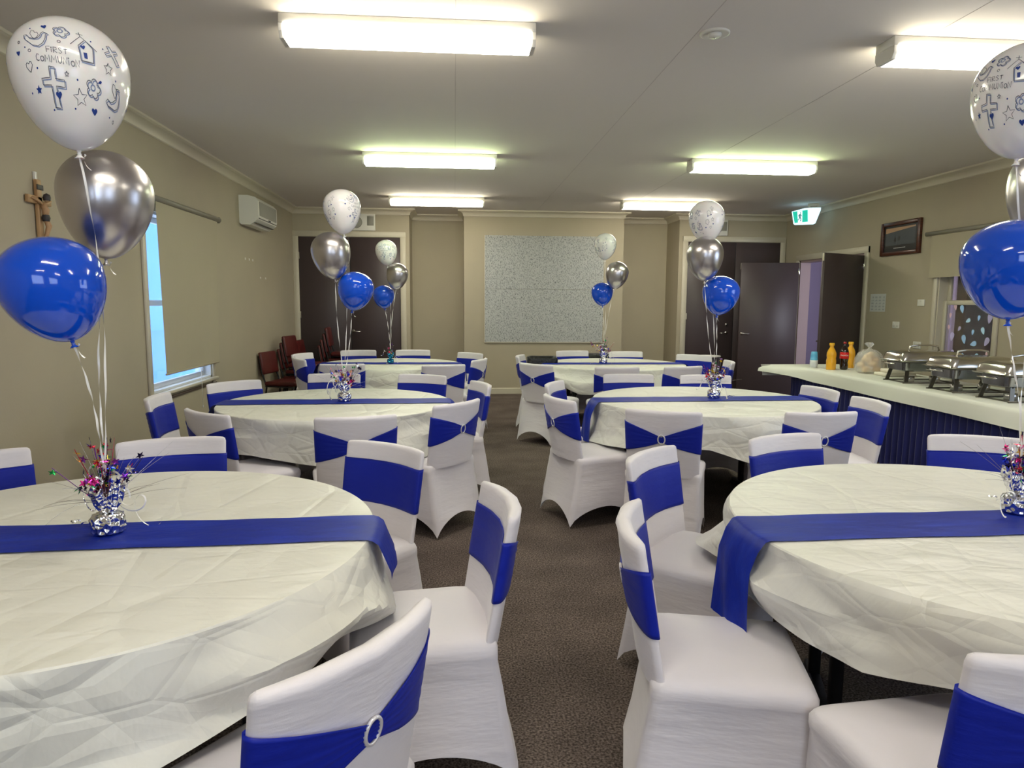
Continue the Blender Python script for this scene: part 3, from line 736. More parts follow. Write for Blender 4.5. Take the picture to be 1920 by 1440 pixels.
# ------------------------------------------------------------------ round tables, cloths, runners
def crease_field(seed, nt, nh):
    rnd = random.Random(seed); A = [[rnd.uniform(-1, 1) for _ in range(nh + 1)] for _ in range(nt)]
    def f(th, t):
        x = (th / (2 * PI) % 1) * nt; y = t * nh; i = int(x) % nt; j = min(nh - 1, int(y)); fx = x - int(x); fy = y - j
        a, b_, c, d = A[i][j], A[(i + 1) % nt][j], A[i][j + 1], A[(i + 1) % nt][j + 1]
        if (i + j) % 2:
            return a + (b_ - a) * fx + (d - b_) * fy if fx > fy else a + (c - a) * fy + (d - c) * fx
        if fx + fy < 1: return a + (b_ - a) * fx + (c - a) * fy
        return d + (c - d) * (1 - fx) + (b_ - d) * (1 - fy)
    return f
def round_table(x, y, rad, seed, where, run, runrot=.03, hemd=.24, legs=0., flare=()):
    t = thing('round_table', 'round folding table with black legs under a white cloth, %s' % where, 'table', (x, y, 0), legs, 'round banquet tables')
    g = B(); g.lathe([(0, .715), (rad - .03, .715), (rad - .02, .718), (rad - .02, .742), (rad - .03, .744), (0, .744)], TABLETOP, 64); g.build('tabletop', t, sharp=40)
    for sx in (-1, 1):
        for sy in (-1, 1):
            g = B(); g.bbox(sx * .50 - .02, sx * .50 + .02, sy * .20 - .02, sy * .20 + .02, .03, .714, BLACKM, .004, seg=1); g.build('leg', t)
        g = B(); g.bbox(sx * .50 - .022, sx * .50 + .022, -.30, .30, .025, .055, BLACKM, .008)
        for sy in (-.28, .28): g.bbox(sx * .50 - .03, sx * .50 + .03, sy - .03, sy + .03, 0, .03, BLACKM, .006)
        g.build('foot_bar', t)
        g = B(); g.tube([(sx * .48, 0, .35), (sx * .12, 0, .70)], .010, BLACKM, 8); g.box(sx * .48 - .02, sx * .48 + .02, -.2, .2, .34, .37, BLACKM); g.build('brace', t)
    # cloth
    cf = crease_field(seed, 17, 2); cf2 = crease_field(seed + 9, 40, 4); hf = crease_field(seed + 5, 9, 1)
    g = B(); NT = 180; P = []
    radii = [0.02, .12, .24, .36, .48, .60, .70, .77, .84, .92, .985]
    for rr in radii:
        row = []
        for i in range(NT):
            a = 2 * PI * i / NT; r = rr * rad
            z = .7475 + .0012 * noise.noise(Vector((r * math.cos(a) * 4, r * math.sin(a) * 4, seed)))
            row.append((r * math.cos(a), r * math.sin(a), z))
        P.append(row)
    P.append([((rad + .003) * math.cos(2 * PI * i / NT), (rad + .003) * math.sin(2 * PI * i / NT), .7465) for i in range(NT)])
    P.append([((rad + .007) * math.cos(2 * PI * i / NT), (rad + .007) * math.sin(2 * PI * i / NT), .742) for i in range(NT)])
    ND = 14
    for j in range(1, ND + 1):
        tt = j / ND; row = []
        for i in range(NT):
            a = 2 * PI * i / NT
            drop = hemd + .06 * hf(a, 0) + .034 * cf(a, 1)
            amp = min(1, tt * 1.6) ** .9
            fl = sum(am * max(0, math.cos((a - math.radians(an)) * kk)) ** 2 for an, kk, am in flare if abs((a - math.radians(an) + PI) % (2 * PI) - PI) < PI / 2 / kk)
            r = rad + .010 + amp * (.010 + .070 * cf(a, tt)) + .016 * amp * cf2(a, tt) + fl * tt
            r = max(r, rad + .006)
            row.append((r * math.cos(a), r * math.sin(a), .737 - drop * tt))
        P.append(row)
    g.grid(P, CLOTH, closev=True)
    o0 = len(g.v); g.v.append((0, 0, .7475))
    for i in range(NT): g.f.append([i, (i + 1) % NT, o0]); g.m.append(0)
    o = g.build('tablecloth', sharp=32); o.location = (x, y, 0)
    tag(o, 'white plastic tablecloth creased over the %s' % where, 'tablecloth', 'white tablecloths on the round tables')
    # runner
    g = B(); hw = .122; R1 = rad + .018; P = []
    dl, dr = run
    st = []
    for k in range(9): st.append((-1, dl * (1 - k / 8)))
    top = [i / 24 * 2 - 1 for i in range(25)]
    def P_at(side, d, v):
        yy = v * hw; xe = math.sqrt(max(.01, R1 ** 2 - yy ** 2))
        fl = .014 + (.012 if dl > .3 else .03) * (d / .3) + .008 * math.sin(v * 5 + d * 9) * (d / .3) + .03 * min(1, d / .1)
        return (side * (xe + (fl if d > .01 else .004)), yy * (1 + .06 * d), .7505 - d)
    V = [i / 10 * 2 - 1 for i in range(11)]
    rowsd = [dl * (1 - k / 10) for k in range(10)]
    for d in rowsd: P.append([P_at(-1, d + .004, v) for v in V])
    P.append([P_at(-1, .004, v) for v in V])
    for s_ in top:
        P.append([(s_ * (math.sqrt(R1 ** 2 - (v * hw) ** 2) - .012), v * hw + .003 * math.sin(s_ * 9), .7518 + .0008 * math.sin(s_ * 20 + v * 3)) for v in V])
    P.append([P_at(1, .004, v) for v in V])
    for k in range(1, 11): P.append([P_at(1, dr * k / 10 + .004, v) for v in V])
    g.grid(P, RUNM)
    o = g.build('table_runner'); o.location = (x, y, 0); o.rotation_euler = (0, 0, runrot)
    tag(o, 'royal blue satin runner across the %s' % where, 'table runner', 'blue runners across the round tables')
TABLES = [(-1.08, 2.10, .82, 11, 'near left table', (.2, .12), .035), (-.83, 4.93, .79, 12, 'middle left table', (.1, .14), .02), (-.73, 8.04, .79, 13, 'back left table', (.15, .2), .0),
          (1.77, 2.05, .84, 14, 'near right table', (.31, .2), .01), (1.83, 4.96, .80, 15, 'middle right table', (.29, .1), .02), (1.86, 7.98, .82, 16, 'back right table', (.12, .15), 0.)]
for i, (x, y, rd, sd, wh, run, rr) in enumerate(TABLES): round_table(x, y, rd, sd, wh, run, rr, legs=(0, .3, 0, -.35, .2, 0)[i], flare=(((-30, 3, .05),), (), (), ((143, 3.5, .10),), (), ())[i])

# ------------------------------------------------------------------ buffet
b0 = [(3.92, 7.80), (3.80, 3.2)]   # front edge, far to near
t = thing('buffet_table', 'long buffet table along the right wall', 'table', (0, 0, 0))
g = B(); g.add([(3.93, 7.78, .715), (4.68, 7.78, .715), (4.60, 2.6, .715), (3.81, 2.6, .715), (3.93, 7.78, .742), (4.68, 7.78, .742), (4.60, 2.6, .742), (3.81, 2.6, .742)],
               [(0, 1, 2, 3), (4, 7, 6, 5), (0, 4, 5, 1), (1, 5, 6, 2), (2, 6, 7, 3), (3, 7, 4, 0)], TABLETOP, True); g.build('tabletop', t)
for (x, y) in ((4.02, 7.6), (4.6, 7.6), (3.95, 5.0), (4.55, 5.0), (3.95, 3.0), (4.5, 3.0)):
    g = B(); g.tube([(x, y, 0), (x, y, .715)], .018, BLACKM, 8); g.build('leg', t)
g = B(); P = []
prof = [(-.033, -.135), (-.030, -.11), (-.024, -.07), (-.018, -.03), (-.012, -.008), (.0, .0), (.03, .003), (.4, .003), (.80, .003)]
NY = 40
for i in range(NY + 1):
    v = i / NY; y = lerp(7.84, 2.5, v); x = lerp(3.92, 3.795, v); row = []
    for (o_, dz) in prof:
        fl = 0; dd = dz
        if dz < -.01:
            fl = -.012 * math.sin(v * 21) * (-dz / .15) - (.34 * max(0, 1 - v * 9) ** 2) * min(1, (-dz) / .10 + .55)
            dd = dz * (1 - .45 * max(0, 1 - v * 9))
        elif o_ < .02 and v < .1: fl = -.22 * max(0, 1 - v * 9) ** 2
        row.append((x + o_ + fl, y, .748 + dd + .006 * 0))
    P.append(row)
g.grid(P, CLOTHB)
# end overhang
g.grid([[(3.58 + k * .13, 7.84, .751) for k in range(10)], [(3.60 + k * .13, 7.86, .72) for k in range(10)], [(3.62 + k * .128, 7.87, .62) for k in range(10)]], CLOTHB)
o = g.build('buffet_cloth', fix=False); tag(o, 'white paper cloth covering the buffet with its far corner sticking out', 'tablecloth')
g = B(); P = []
N = 760
pts = []
for i in range(N + 1):
    s_ = i / N; y = lerp(7.79, 2.6, s_); x = lerp(3.945, 3.83, s_); pts.append((x, y, 1, 0, s_ * 5.2))
for i, (x, y, nx, ny, s_) in enumerate(pts):
    w = .024 * math.sin(s_ * 2 * PI / .082) + .005 * math.sin(s_ * 31)
    P.append([(x - .008 + w * (.5 + .5 * h) + .01 * 0, y, .735 * (1 - h) + .006 * h) for h in (0, .15, .4, .7, 1)])
g.grid(P, SKIRT)
P = []
for i in range(61):
    s_ = i / 60 * .72; w = .012 * math.sin(s_ * 2 * PI / .074); P.append([(3.95 + s_, 7.79 + w, .735 * (1 - h) + .006 * h) for h in (0, .5, 1)])
g.grid(P, SKIRT)
o = g.build('buffet_skirt', fix=False); tag(o, 'pleated dark blue velvet skirt hanging round the buffet', 'table skirt')

# ---- chafing dishes
def chafing(x, y, label, rz=0., first=None):
    if first: return dup(first, (x, y, .7515), rz, label)
    t = thing('chafing_dish', label, 'chafing dish', (x, y, .7515), rz, 'chafing dishes on the buffet')
    L, W = .60, .34       # long along x, origin at front-left leg corner side: x from 0..L, y centered
    g = B()
    for sx in (.08, L - .08):
        for sy in (-1, 1):
            g.add([(sx - .018, sy * .13, .11), (sx + .018, sy * .13, .11), (sx + .018 - .02, sy * .155, 0), (sx - .018 - .02, sy * .155, 0),
                   (sx - .018, sy * .124, .11), (sx + .018, sy * .124, .11), (sx + .018 - .02, sy * .149, 0), (sx - .018 - .02, sy * .149, 0)],
                  [(0, 1, 2, 3), (4, 7, 6, 5), (0, 4, 5, 1), (1, 5, 6, 2), (2, 6, 7, 3), (3, 7, 4, 0)], STAND, True)
    for sy in (-1, 1): g.tube([(.03, sy * .155, .006), (L - .05, sy * .155, .006)], .006, STAND, 8)
    g.tube([(.07, -.155, .006), (.07, .155, .006)], .006, STAND, 8); g.tube([(L - .1, -.155, .006), (L - .1, .155, .006)], .006, STAND, 8)
    P = [(.02, -.165, .19), (L - .02, -.165, .19), (L - .02, .165, .19), (.02, .165, .19), (.02, -.165, .19)]; g.tube(P, .006, STAND, 6)
    for sx in (.08, L - .08):
        for sy in (-1, 1): g.tube([(sx, sy * .127, .10), (sx, sy * .165, .19)], .005, STAND, 6)
    g.build('stand', t)
    def rrect(hx, hy, r, z, n=6, cx=L / 2):
        pts = []
        for k in range(4):
            ccx = (hx - r) * (1, -1, -1, 1)[k]; ccy = (hy - r) * (1, 1, -1, -1)[k]
            for i in range(n):
                a = k * PI / 2 + i / (n - 1) * PI / 2; pts.append((cx + ccx + r * math.cos(a), ccy + r * math.sin(a), z))
        return pts
    g = B(); g.grid([rrect(.24, .12, .04, .105), rrect(.265, .145, .05, .115), rrect(.275, .155, .05, .19), rrect(.30, .178, .04, .195), rrect(.302, .180, .04, .199), rrect(.28, .16, .04, .199)], CHROMED, closev=True)
    g.f.append(list(range(24))[::-1]); g.m.append(0)
    g.build('water_pan', t, sharp=50)
    g = B(); g.tube([(-.012, -.09, .175), (-.03, -.085, .172), (-.03, .085, .172), (-.012, .09, .175)], .006, CHROME, 8); g.build('carry_handle', t)
    g = B(); g.grid([rrect(.31, .188, .03, .200), rrect(.312, .19, .03, .204), rrect(.295, .172, .04, .208), rrect(.284, .161, .045, .258), rrect(.268, .147, .05, .276), rrect(.20, .10, .05, .286), rrect(.06, .03, .02, .292)], CHROME, closev=True)
    k = len(g.v) - 24; g.f.append([k + i for i in range(24)]); g.m.append(0)
    lo = g.build('lid', t, sharp=50)
    g = B(); g.tube([(L / 2 - .14, 0, .285), (L / 2 - .13, 0, .325), (L / 2 - .06, 0, .335), (L / 2 + .06, 0, .335), (L / 2 + .13, 0, .325), (L / 2 + .14, 0, .285)], .008, CHROME, 10); g.build('lid_handle', lo)
    for sx in (.18, .42):
        g = B(); g.lathe([(0, 0), (.043, 0), (.045, .05), (.03, .052), (0, .052)], STEEL, 20, Matrix.Translation((sx, 0, .002))); g.build('fuel_can', t)
    return t
cd = chafing(3.98, 6.02, 'stainless chafing dish farthest along the buffet, next to the bread bag', -.05)
chafing(3.94, 5.35, 'stainless chafing dish in the middle of the row of three', 0., cd)
chafing(3.95, 4.80, 'stainless chafing dish nearest us, cut by the right edge', 0., cd)

# ---- bottles, cups, bread, trays
def juice(x, y, label, first=None):
    if first: return dup(first, (x, y, .7515), 1., label)
    t = thing('juice_bottle', label, 'bottle', (x, y, .7515), 0, 'orange juice bottles on the buffet')
    g = B(); g.lathe([(0, .0), (.045, 0), (.050, .008), (.050, .10), (.044, .125), (.049, .15), (.048, .18), (.034, .215), (.020, .24), (.020, .262)], JUICE, 28, None, lambda a, j: .03 * math.sin(a * 6) if 2 < j < 6 else 0); g.build('bottle_body', t)
    g = B(); g.lathe([(.0, .262), (.027, .262), (.027, .262), (.027, .285), (.024, .288), (0, .288)], CAPO, 20); g.build('cap', t, sharp=40)
    return t
jb = juice(4.06, 7.17, 'orange juice bottle standing left of the cola bottle')
juice(4.40, 7.38, 'orange juice bottle standing behind the cola bottle', jb)
t = thing('cola_bottle', 'dark cola bottle with red label between two juice bottles', 'bottle', (4.20, 7.16, .7515))
g = B(); g.lathe([(0, .004), (.030, .0), (.041, .012), (.042, .05), (.036, .08), (.043, .115), (.044, .125), (.044, .185), (.042, .20), (.030, .235), (.014, .265), (.013, .28)], COLA, 28); g.build('bottle_body', t)
g = B(); g.lathe([(.0, .28), (.016, .28), (.016, .30), (0, .302)], CAPR, 18); g.build('cap', t)
g = B(); g.lathe([(.0445, .120), (.0452, .121), (.0452, .189), (.0445, .19)], COLAL, 32); lb = g.build('label', t)
def text_mesh(s, size, fontw=0.):
    cu = bpy.data.curves.new('txt', 'FONT'); cu.body = s; cu.size = size; cu.align_x = 'CENTER'; cu.align_y = 'CENTER'; cu.shear = .3; cu.offset = fontw
    ob = bpy.data.objects.new('txt', cu); COL.objects.link(ob)
    dg = bpy.context.evaluated_depsgraph_get(); me = bpy.data.meshes.new_from_object(ob.evaluated_get(dg))
    vs = [tuple(v.co) for v in me.vertices]; fs = [list(p.vertices) for p in me.polygons]
    bpy.data.objects.remove(ob); bpy.data.curves.remove(cu); bpy.data.meshes.remove(me)
    return vs, fs
vs, fs = text_mesh('Coca-Cola', .021, .0004)
g = B(); out = []
for v in vs:
    a = -PI / 2 - .5 + v[0] / .0456; out.append((.0458 * math.cos(a), .0458 * math.sin(a), .158 + v[1]))
g.add(out, fs, LABELW, True); g.build('lettering', lb, fix=False)
t = thing('cup_stack', 'stack of paper cups, blue above white, at the far end of the buffet', 'cups', (3.99, 7.40, .7515), 0)
g = B(); g.lathe([(0, .002), (.035, 0), (.040, .02), (.042, .05), (.040, .06), (.041, .085), (.0, .085)], CUPW, 24); g.build('white_cup', t)
g = B(); g.lathe([(.040, .085), (.038, .10), (.038, .10), (.037, .13), (.030, .178), (.0, .178)], CUPB, 24); g.build('blue_cup', t)
# bread bag
t = thing('bread_bag', 'tied clear plastic bag of bread rolls beside the trays', 'bag', (4.26, 6.80, .7515))
g = B(); prof = [(0.001, .002), (.10, .0), (.135, .03), (.142, .09), (.135, .15), (.11, .20), (.07, .235), (.025, .25), (.014, .262), (.02, .272), (.04, .30), (.028, .315)]
g.lathe(prof, BAGP, 48, None, lambda a, j: .05 * math.sin(a * 7 + j * .8) * math.sin(a * 3 + 1) + (.35 * math.sin(a * 3) if j > 8 else 0)); g.build('plastic_bag', t)
random.seed(21)
for k, (x, y, z) in enumerate(((-.06, -.05, .04), (.05, -.06, .04), (.0, .06, .04), (-.07, .03, .085), (.06, .02, .085), (0, -.06, .10), (-.04, -.02, .14), (.045, -.02, .14), (0, .04, .16), (.0, -.02, .19))):
    g = B(); P = []
    M = Matrix.Translation((x, y, z)) @ Matrix.Rotation(random.uniform(0, 3), 4, 'Z')
    g.lathe([(0, -.028), (.028, -.024), (.042, -.006), (.040, .010), (.025, .026), (0, .031)], BREAD, 14, M @ Matrix.Diagonal((1.25, .9, 1, 1)))
    o = g.build('bread_roll'); o.location = (4.26, 6.80, .7515)
    tag(o, 'bread roll inside the tied plastic bag on the buffet', 'bread roll', 'bread rolls in the plastic bag')
t0 = None
for k, (x, y, z, lab) in enumerate(((4.22, 6.52, 0, 'pale foam tray lying between bread bag and first chafing dish'), (4.27, 6.50, .036, 'pale foam tray stacked on another beside the bread bag'))):
    g = B(); g.bbox(-.02, .30, -.10, .10, 0, .034, FOAM, .012, seg=3)
    o = g.build('foam_tray'); o.location = (x, y, .7515 + z); tag(o, lab, 'tray')

# ------------------------------------------------------------------ stacked red chairs
def redchair():
    t = thing('stacking_chair', '', 'chair', (0, 0, 0), 0, 'red vinyl chairs stacked in the back left corner')
    g = B(); g.bbox(-.21, .21, -.20, .20, .40, .455, REDV, .02, seg=3); g.build('seat', t)
    g = B(); M = Matrix.Translation((0, -.235, .66)) @ Matrix.Rotation(math.radians(10), 4, 'X'); g.bbox(-.20, .20, -.022, .022, -.12, .16, REDV, .02, M, 3); g.build('backrest', t)
    for s in (-1, 1):
        g = B(); g.tube([(s * .215, .20, 0), (s * .215, .18, .39), (s * .215, -.18, .40)], .011, BLACKM, 8); g.build('leg', t)
        g = B(); g.tube([(s * .19, -.235, 0), (s * .19, -.18, .39), (s * .19, -.23, .55), (s * .19, -.27, .78)], .011, BLACKM, 8); g.build('leg', t)
    return t
rc = redchair(); first = True
stacks = [(-2.12, 8.95, -12, 1, 'single red vinyl chair standing in front of the stacks'), (-2.06, 9.62, -10, 3, 'left stack of red chairs'), (-2.0, 10.12, -4, 2, 'middle stack of red chairs'), (-1.72, 10.50, 2, 4, 'stack of red chairs nearest the brown door')]
for (x, y, a, n, w_) in stacks:
    for k in range(n):
        lab = w_ if n == 1 else 'red vinyl chair in the %s, %s' % (w_, ('bottom one', 'second from bottom', 'third from bottom', 'top one')[k] if k < n - 1 else 'top one')
        rz = math.radians(a) - PI / 2; f = Vector((math.cos(math.radians(a)), math.sin(math.radians(a)), 0)); loc = (x + f.x * .035 * k, y + f.y * .035 * k, .085 * k)
        if first: rc.location = loc; rc.rotation_euler = (0, 0, rz); rc['label'] = lab; first = False
        else: dup(rc, loc, rz, lab)
# black bags
g = B(); g.bbox(-.18, .18, -.07, .07, 0, .36, BLACKBAG, .045, seg=4)
for i, v in enumerate(g.v): g.v[i] = (v[0] + .02 * noise.noise(Vector(v) * 9), v[1] + .03 * noise.noise(Vector(v) * 7 + Vector((3, 0, 0))), v[2] + .02 * noise.noise(Vector(v) * 8) * (v[2] > .2))
o = g.build('black_bag'); o.location = (1.03, 8.10, .472); o.rotation_euler = (0, 0, .05); tag(o, 'crumpled black bag on a chair seat at the back right table', 'bag')
g = B(); g.bbox(-.22, .22, -.09, .09, 0, .74, BLACKBAG, .04, seg=4)
o = g.build('black_bag'); o.location = (2.02, 9.75, 0); tag(o, 'black bag standing behind the back right table centrepiece', 'bag')
t = thing('side_table', 'small round white side table in front of the right back door', 'table', (3.50, 9.30, 0))
g = B(); g.lathe([(0, .728), (.155, .728), (.16, .732), (.155, .742), (0, .742)], PLASTIC, 40); g.build('tabletop', t, sharp=40)
g = B(); g.tube([(0, 0, .02), (0, 0, .728)], .014, BLACKM, 10); g.lathe([(0, 0), (.13, 0), (.12, .012), (.02, .02), (0, .02)], BLACKM, 28); g.build('pedestal', t)

# ------------------------------------------------------------------ centrepieces
def star(g, M, r, m):
    vs = [M @ Vector((0, 0, .15 * r))] + [M @ Vector(((r if i % 2 == 0 else r * .45) * math.cos(i * PI / 5), (r if i % 2 == 0 else r * .45) * math.sin(i * PI / 5), 0)) for i in range(10)]
    g.add(vs, [(0, 1 + i, 1 + (i + 1) % 10) for i in range(10)], m, True)
    g.add([M @ Vector((0, 0, -.15 * r))] + vs[1:], [(0, 1 + (i + 1) % 10, 1 + i) for i in range(10)], m, True)
def ribbon_strip(g, pts, w, m, tw=0., ph=0.):
    P = []; k = len(pts); pts = [Vector(p) for p in pts]
    for i, p in enumerate(pts):
        t = (pts[min(i + 1, k - 1)] - pts[max(i - 1, 0)]).normalized(); a = t.cross(Vector((0, 1, 0)))
        if a.length < .1: a = t.cross(Vector((1, 0, 0)))
        a.normalize(); c = t.cross(a); q = ph + tw * i / k
        d = a * math.cos(q) + c * math.sin(q); P.append([p - d * w, p + d * w])
    g.grid(P, m)
def centrepiece(x, y, rz, seed, label, foil=FOIL, dens=1., sc=1.):
    rnd = random.Random(seed); t = thing('balloon_centrepiece', label, 'centrepiece', (x, y, .7535), rz, 'foil weighted centrepieces on the runners')
    g = B(); g.lathe([(0, 0), (.040 * sc, 0), (.045 * sc, .006), (.046 * sc, .045 * sc), (.040 * sc, .058 * sc), (.018 * sc, .062 * sc)], foil, 40, None, lambda a, j: .07 * math.sin(a * 9 + j * 2.1 + seed) + .04 * math.sin(a * 17 + j)); g.build('foil_weight', t)
    g = B(); P = []; n = 36
    for i in range(n):
        a = 2 * PI * i / n; jag = rnd.uniform(-.02, .025); rr = rnd.uniform(.8, 1.25)
        P.append([Vector((r_ * sc * math.cos(a), r_ * sc * math.sin(a), z_ * sc)) for r_, z_ in ((.016, .058), (.022, .066), (.034 * rr, .090), (.040 * rr, .112), (.046 * rr, .138 + jag))])
    g.grid(P, foil, closeu=True); g.build('foil_ruffle', t)
    # tinsel spray
    g = B()
    for k in range(int(34 * dens)):
        a = rnd.uniform(0, 2 * PI); e = rnd.uniform(.1, 1.25); L = rnd.uniform(.12, .27) * sc; d = Vector((math.cos(a) * math.sin(e), math.sin(a) * math.sin(e), math.cos(e))); s0 = Vector((0, 0, .09 * sc)); pts = []
        dr = rnd.uniform(0, .12)
        for i in range(9):
            u = i / 8; p = s0 + d * L * u; p.z -= dr * u * u * (math.sin(e)); p.z = max(p.z, .01); pts.append(p)
        g.tube(pts, [.0009 * (1 - .6 * i / 8) for i in range(9)], TINSEL if k % 3 else STARC[4], 3, False)
    o = g.build('tinsel_spray', t); o['kind'] = 'stuff'
    # star picks
    for k in range(int(22 * dens)):
        g = B(); a = rnd.uniform(0, 2 * PI); e = rnd.uniform(.0, .75); L = rnd.uniform(.11, .235) * sc; d = Vector((math.cos(a) * math.sin(e), math.sin(a) * math.sin(e), math.cos(e))); s0 = Vector((0, 0, .07 * sc))
        g.tube([s0, s0 + d * L], .001, STARC[rnd.choice((2, 4, 5, 7))], 4, False)
        for q in range(5):
            c = s0 + d * L * rnd.uniform(.35, 1.) + Vector([rnd.uniform(-.013, .013) for _ in range(3)])
            M = Matrix.Translation(c) @ Matrix.Rotation(rnd.uniform(0, 6), 4, Vector((rnd.uniform(-1, 1), rnd.uniform(-1, 1), rnd.uniform(-1, 1))).normalized())
            star(g, M, rnd.uniform(.009, .016) * sc, STARC[(k + rnd.choice((0, 0, 0, 1, 4))) % 8])
        g.build('star_pick', t, fix=False)
    # curled ribbon tails
    for k in range(3):
        g = B(); a = rnd.uniform(0, 2 * PI); pts = []; r0 = rnd.uniform(.02, .035)
        for i in range(40):
            u = i / 39; th = u * 4.2 * PI
            pts.append(Vector((math.cos(a) * (.03 + .10 * u) + r0 * math.cos(th) * (1 - .3 * u), math.sin(a) * (.03 + .10 * u), .20 - .05 * k + r0 * math.sin(th) - .10 * u * u)) * sc)
        ribbon_strip(g, pts, .0028, RIBBON if k else FOIL, 2.); g.build('curled_ribbon', t)
    # loose end lying on the cloth
    g = B(); sd = rnd.choice((-1, 1)); pts = [Vector((sd * (.05 + .11 * i / 24), .05 + .05 * i / 24 + .012 * math.sin(i * .8), .004 + .006 * abs(math.sin(i * .9)))) for i in range(25)]
    ribbon_strip(g, pts, .0025, FOIL, 5.); g.build('ribbon_tail', t)
    return t
CPS = {'NL': (-1.045, 2.125), 'ML': (-.775, 4.93), 'BL': (-.735, 8.04), 'BR': (1.735, 7.98), 'MR': (1.93, 5.0), 'NR': (1.90, 2.14)}
centrepiece(*CPS['NL'], 0, 101, 'foil weight with star spray on the near left table runner')
centrepiece(*CPS['ML'], 1, 102, 'foil weight with star spray on the middle left table runner')
centrepiece(*CPS['BL'], 2, 103, 'small teal foil weight on the back left table runner', FOILT, .35, .8)
centrepiece(*CPS['BR'], 3, 104, 'foil weight with star spray on the back right table runner')
centrepiece(*CPS['MR'], 4, 105, 'foil weight with leaning star spray on the middle right table runner')
centrepiece(*CPS['NR'], 5, 106, 'foil weight with star spray at the right edge on the near right table')

# ------------------------------------------------------------------ balloons
def bal_pt(az, s, off=0.):
    """unit balloon, axis -z is the knot. s: 0 top .. pi bottom"""
    k = (1 - math.cos(s)) / 2
    r = math.sin(s) * (1 - .16 * k ** 2) if s < PI else 0
    z = math.cos(s) if s < PI / 2 else 1.42 * math.cos(s)
    if s > PI / 2: r = math.sin(s) ** 1.06 * (1 - .14 * k ** 2)
    r *= 1 + off; z *= 1 + off
    return Vector((r * math.sin(az), -r * math.cos(az), z))
def balloon_mesh(m):
    g = B(); n = 48; S_ = [PI * j / 36 for j in range(1, 36)] + [PI * .99]
    P = [[bal_pt(2 * PI * i / n, s) for s in S_] for i in range(n)]
    g.grid(P, m, closeu=True); o = len(g.v); g.v.append((0, 0, 1))
    for i in range(n): g.f.append([i * 36, ((i + 1) % n) * 36, o]); g.m.append(0)
    return g.mesh('balloon_body')
def knot_mesh(m):
    g = B(); g.lathe([(.045, -1.41), (.035, -1.45), (.028, -1.47), (.045, -1.485), (.030, -1.50), (.07, -1.55), (.085, -1.57), (.02, -1.53)], m, 16)
    return g.mesh('knot')
BM = {k: (balloon_mesh(m), knot_mesh(m)) for k, m in (('white', BWHITE), ('silver', BSILVER), ('blue', BBLUE))}

# -- printed design: drawn in a flat patch (units: balloon radii), wrapped on the balloon
def stroke(g, pts, w, m, az0, closed=False, off=.004):
    P2 = [Vector(p) for p in pts]
    if closed: P2.append(P2[0])
    # resample
    Q = [P2[0]]
    for a, c in zip(P2, P2[1:]):
        k = max(1, int((c - a).length / .05))
        for i in range(1, k + 1): Q.append(a.lerp(c, i / k))
    rows = []
    for i, p in enumerate(Q):
        t = Q[min(i + 1, len(Q) - 1)] - Q[max(0, i - 1)]
        if t.length < 1e-6: t = Vector((1, 0))
        t.normalize(); nn = Vector((-t.y, t.x)) * w
        rows.append([wrap(p - nn, az0, off), wrap(p + nn, az0, off)])
    g.grid(rows, m)
def wrap(p, az0, off):
    x, y = p[0], p[1]
    y = max(-.95, min(.95, y)); s = math.acos(y) if y > 0 else PI / 2 + (-y) * 1.0
    s = PI / 2 - y * 1.0 + .22
    rr = max(.45, math.sin(s)); x = max(-1.3, min(1.3, x))
    return bal_pt(az0 + x / rr * .98, s, off)
def fill(g, pts, m, az0, off=.005):
    c = Vector((sum(p[0] for p in pts) / len(pts), sum(p[1] for p in pts) / len(pts))); n = len(pts)
    vs = [wrap(c, az0, off)] + [wrap(p, az0, off) for p in pts]
    g.add(vs, [(0, 1 + i, 1 + (i + 1) % n) for i in range(n)], m)
def xf(pts, cx, cy, s, rot=0.):
    c, q = math.cos(rot), math.sin(rot); return [(cx + (x * c - y * q) * s, cy + (x * q + y * c) * s) for x, y in pts]
HEART = [(0, -1), (-.55, -.4), (-.95, .2), (-.85, .7), (-.45, .9), (0, .55), (.45, .9), (.85, .7), (.95, .2), (.55, -.4)]
STAR5 = [((1 if i % 2 == 0 else .45) * math.sin(i * PI / 5), (1 if i % 2 == 0 else .45) * math.cos(i * PI / 5)) for i in range(10)]
FLOWER = [((.62 + .36 * abs(math.cos(2.5 * t)) ** .7) * math.cos(t), (.62 + .36 * abs(math.cos(2.5 * t)) ** .7) * math.sin(t)) for t in [k * 2 * PI / 40 for k in range(40)]]
CIRC = [(math.cos(k * PI / 7), math.sin(k * PI / 7)) for k in range(14)]
DOVE = [(-1.1, .1), (-1.18, .5), (-.88, .58), (-.6, .18), (-.2, .1), (.2, .12), (.45, .36), (.55, .66), (.75, .82), (.95, .72), (1.15, .58), (.96, .5), (.9, .1), (.65, -.4), (.2, -.7), (-.3, -.6), (-.7, -.25)]
WING = [(-.3, .1), (-.52, .6), (-.35, 1.02), (-.1, .95), (0, .68), (.25, .72), (.36, .36), (.15, .1), (-.05, -.15)]
CROSS = [(-.18, 1), (.22, .95), (.2, .35), (.85, .3), (.85, -.1), (.2, -.05), (.35, -1.3), (-.1, -1.25), (-.15, 0), (-.8, 0), (-.85, .35), (-.2, .4)]
HOUSE = [(-.55, .35), (0, 1), (.62, .3), (.6, -1), (-.4, -.95)]
def ptc(x, y): return ((x - 532) / 444., -(y - 600) / 444.)     # photo crop coordinates -> patch
W1 = .0054
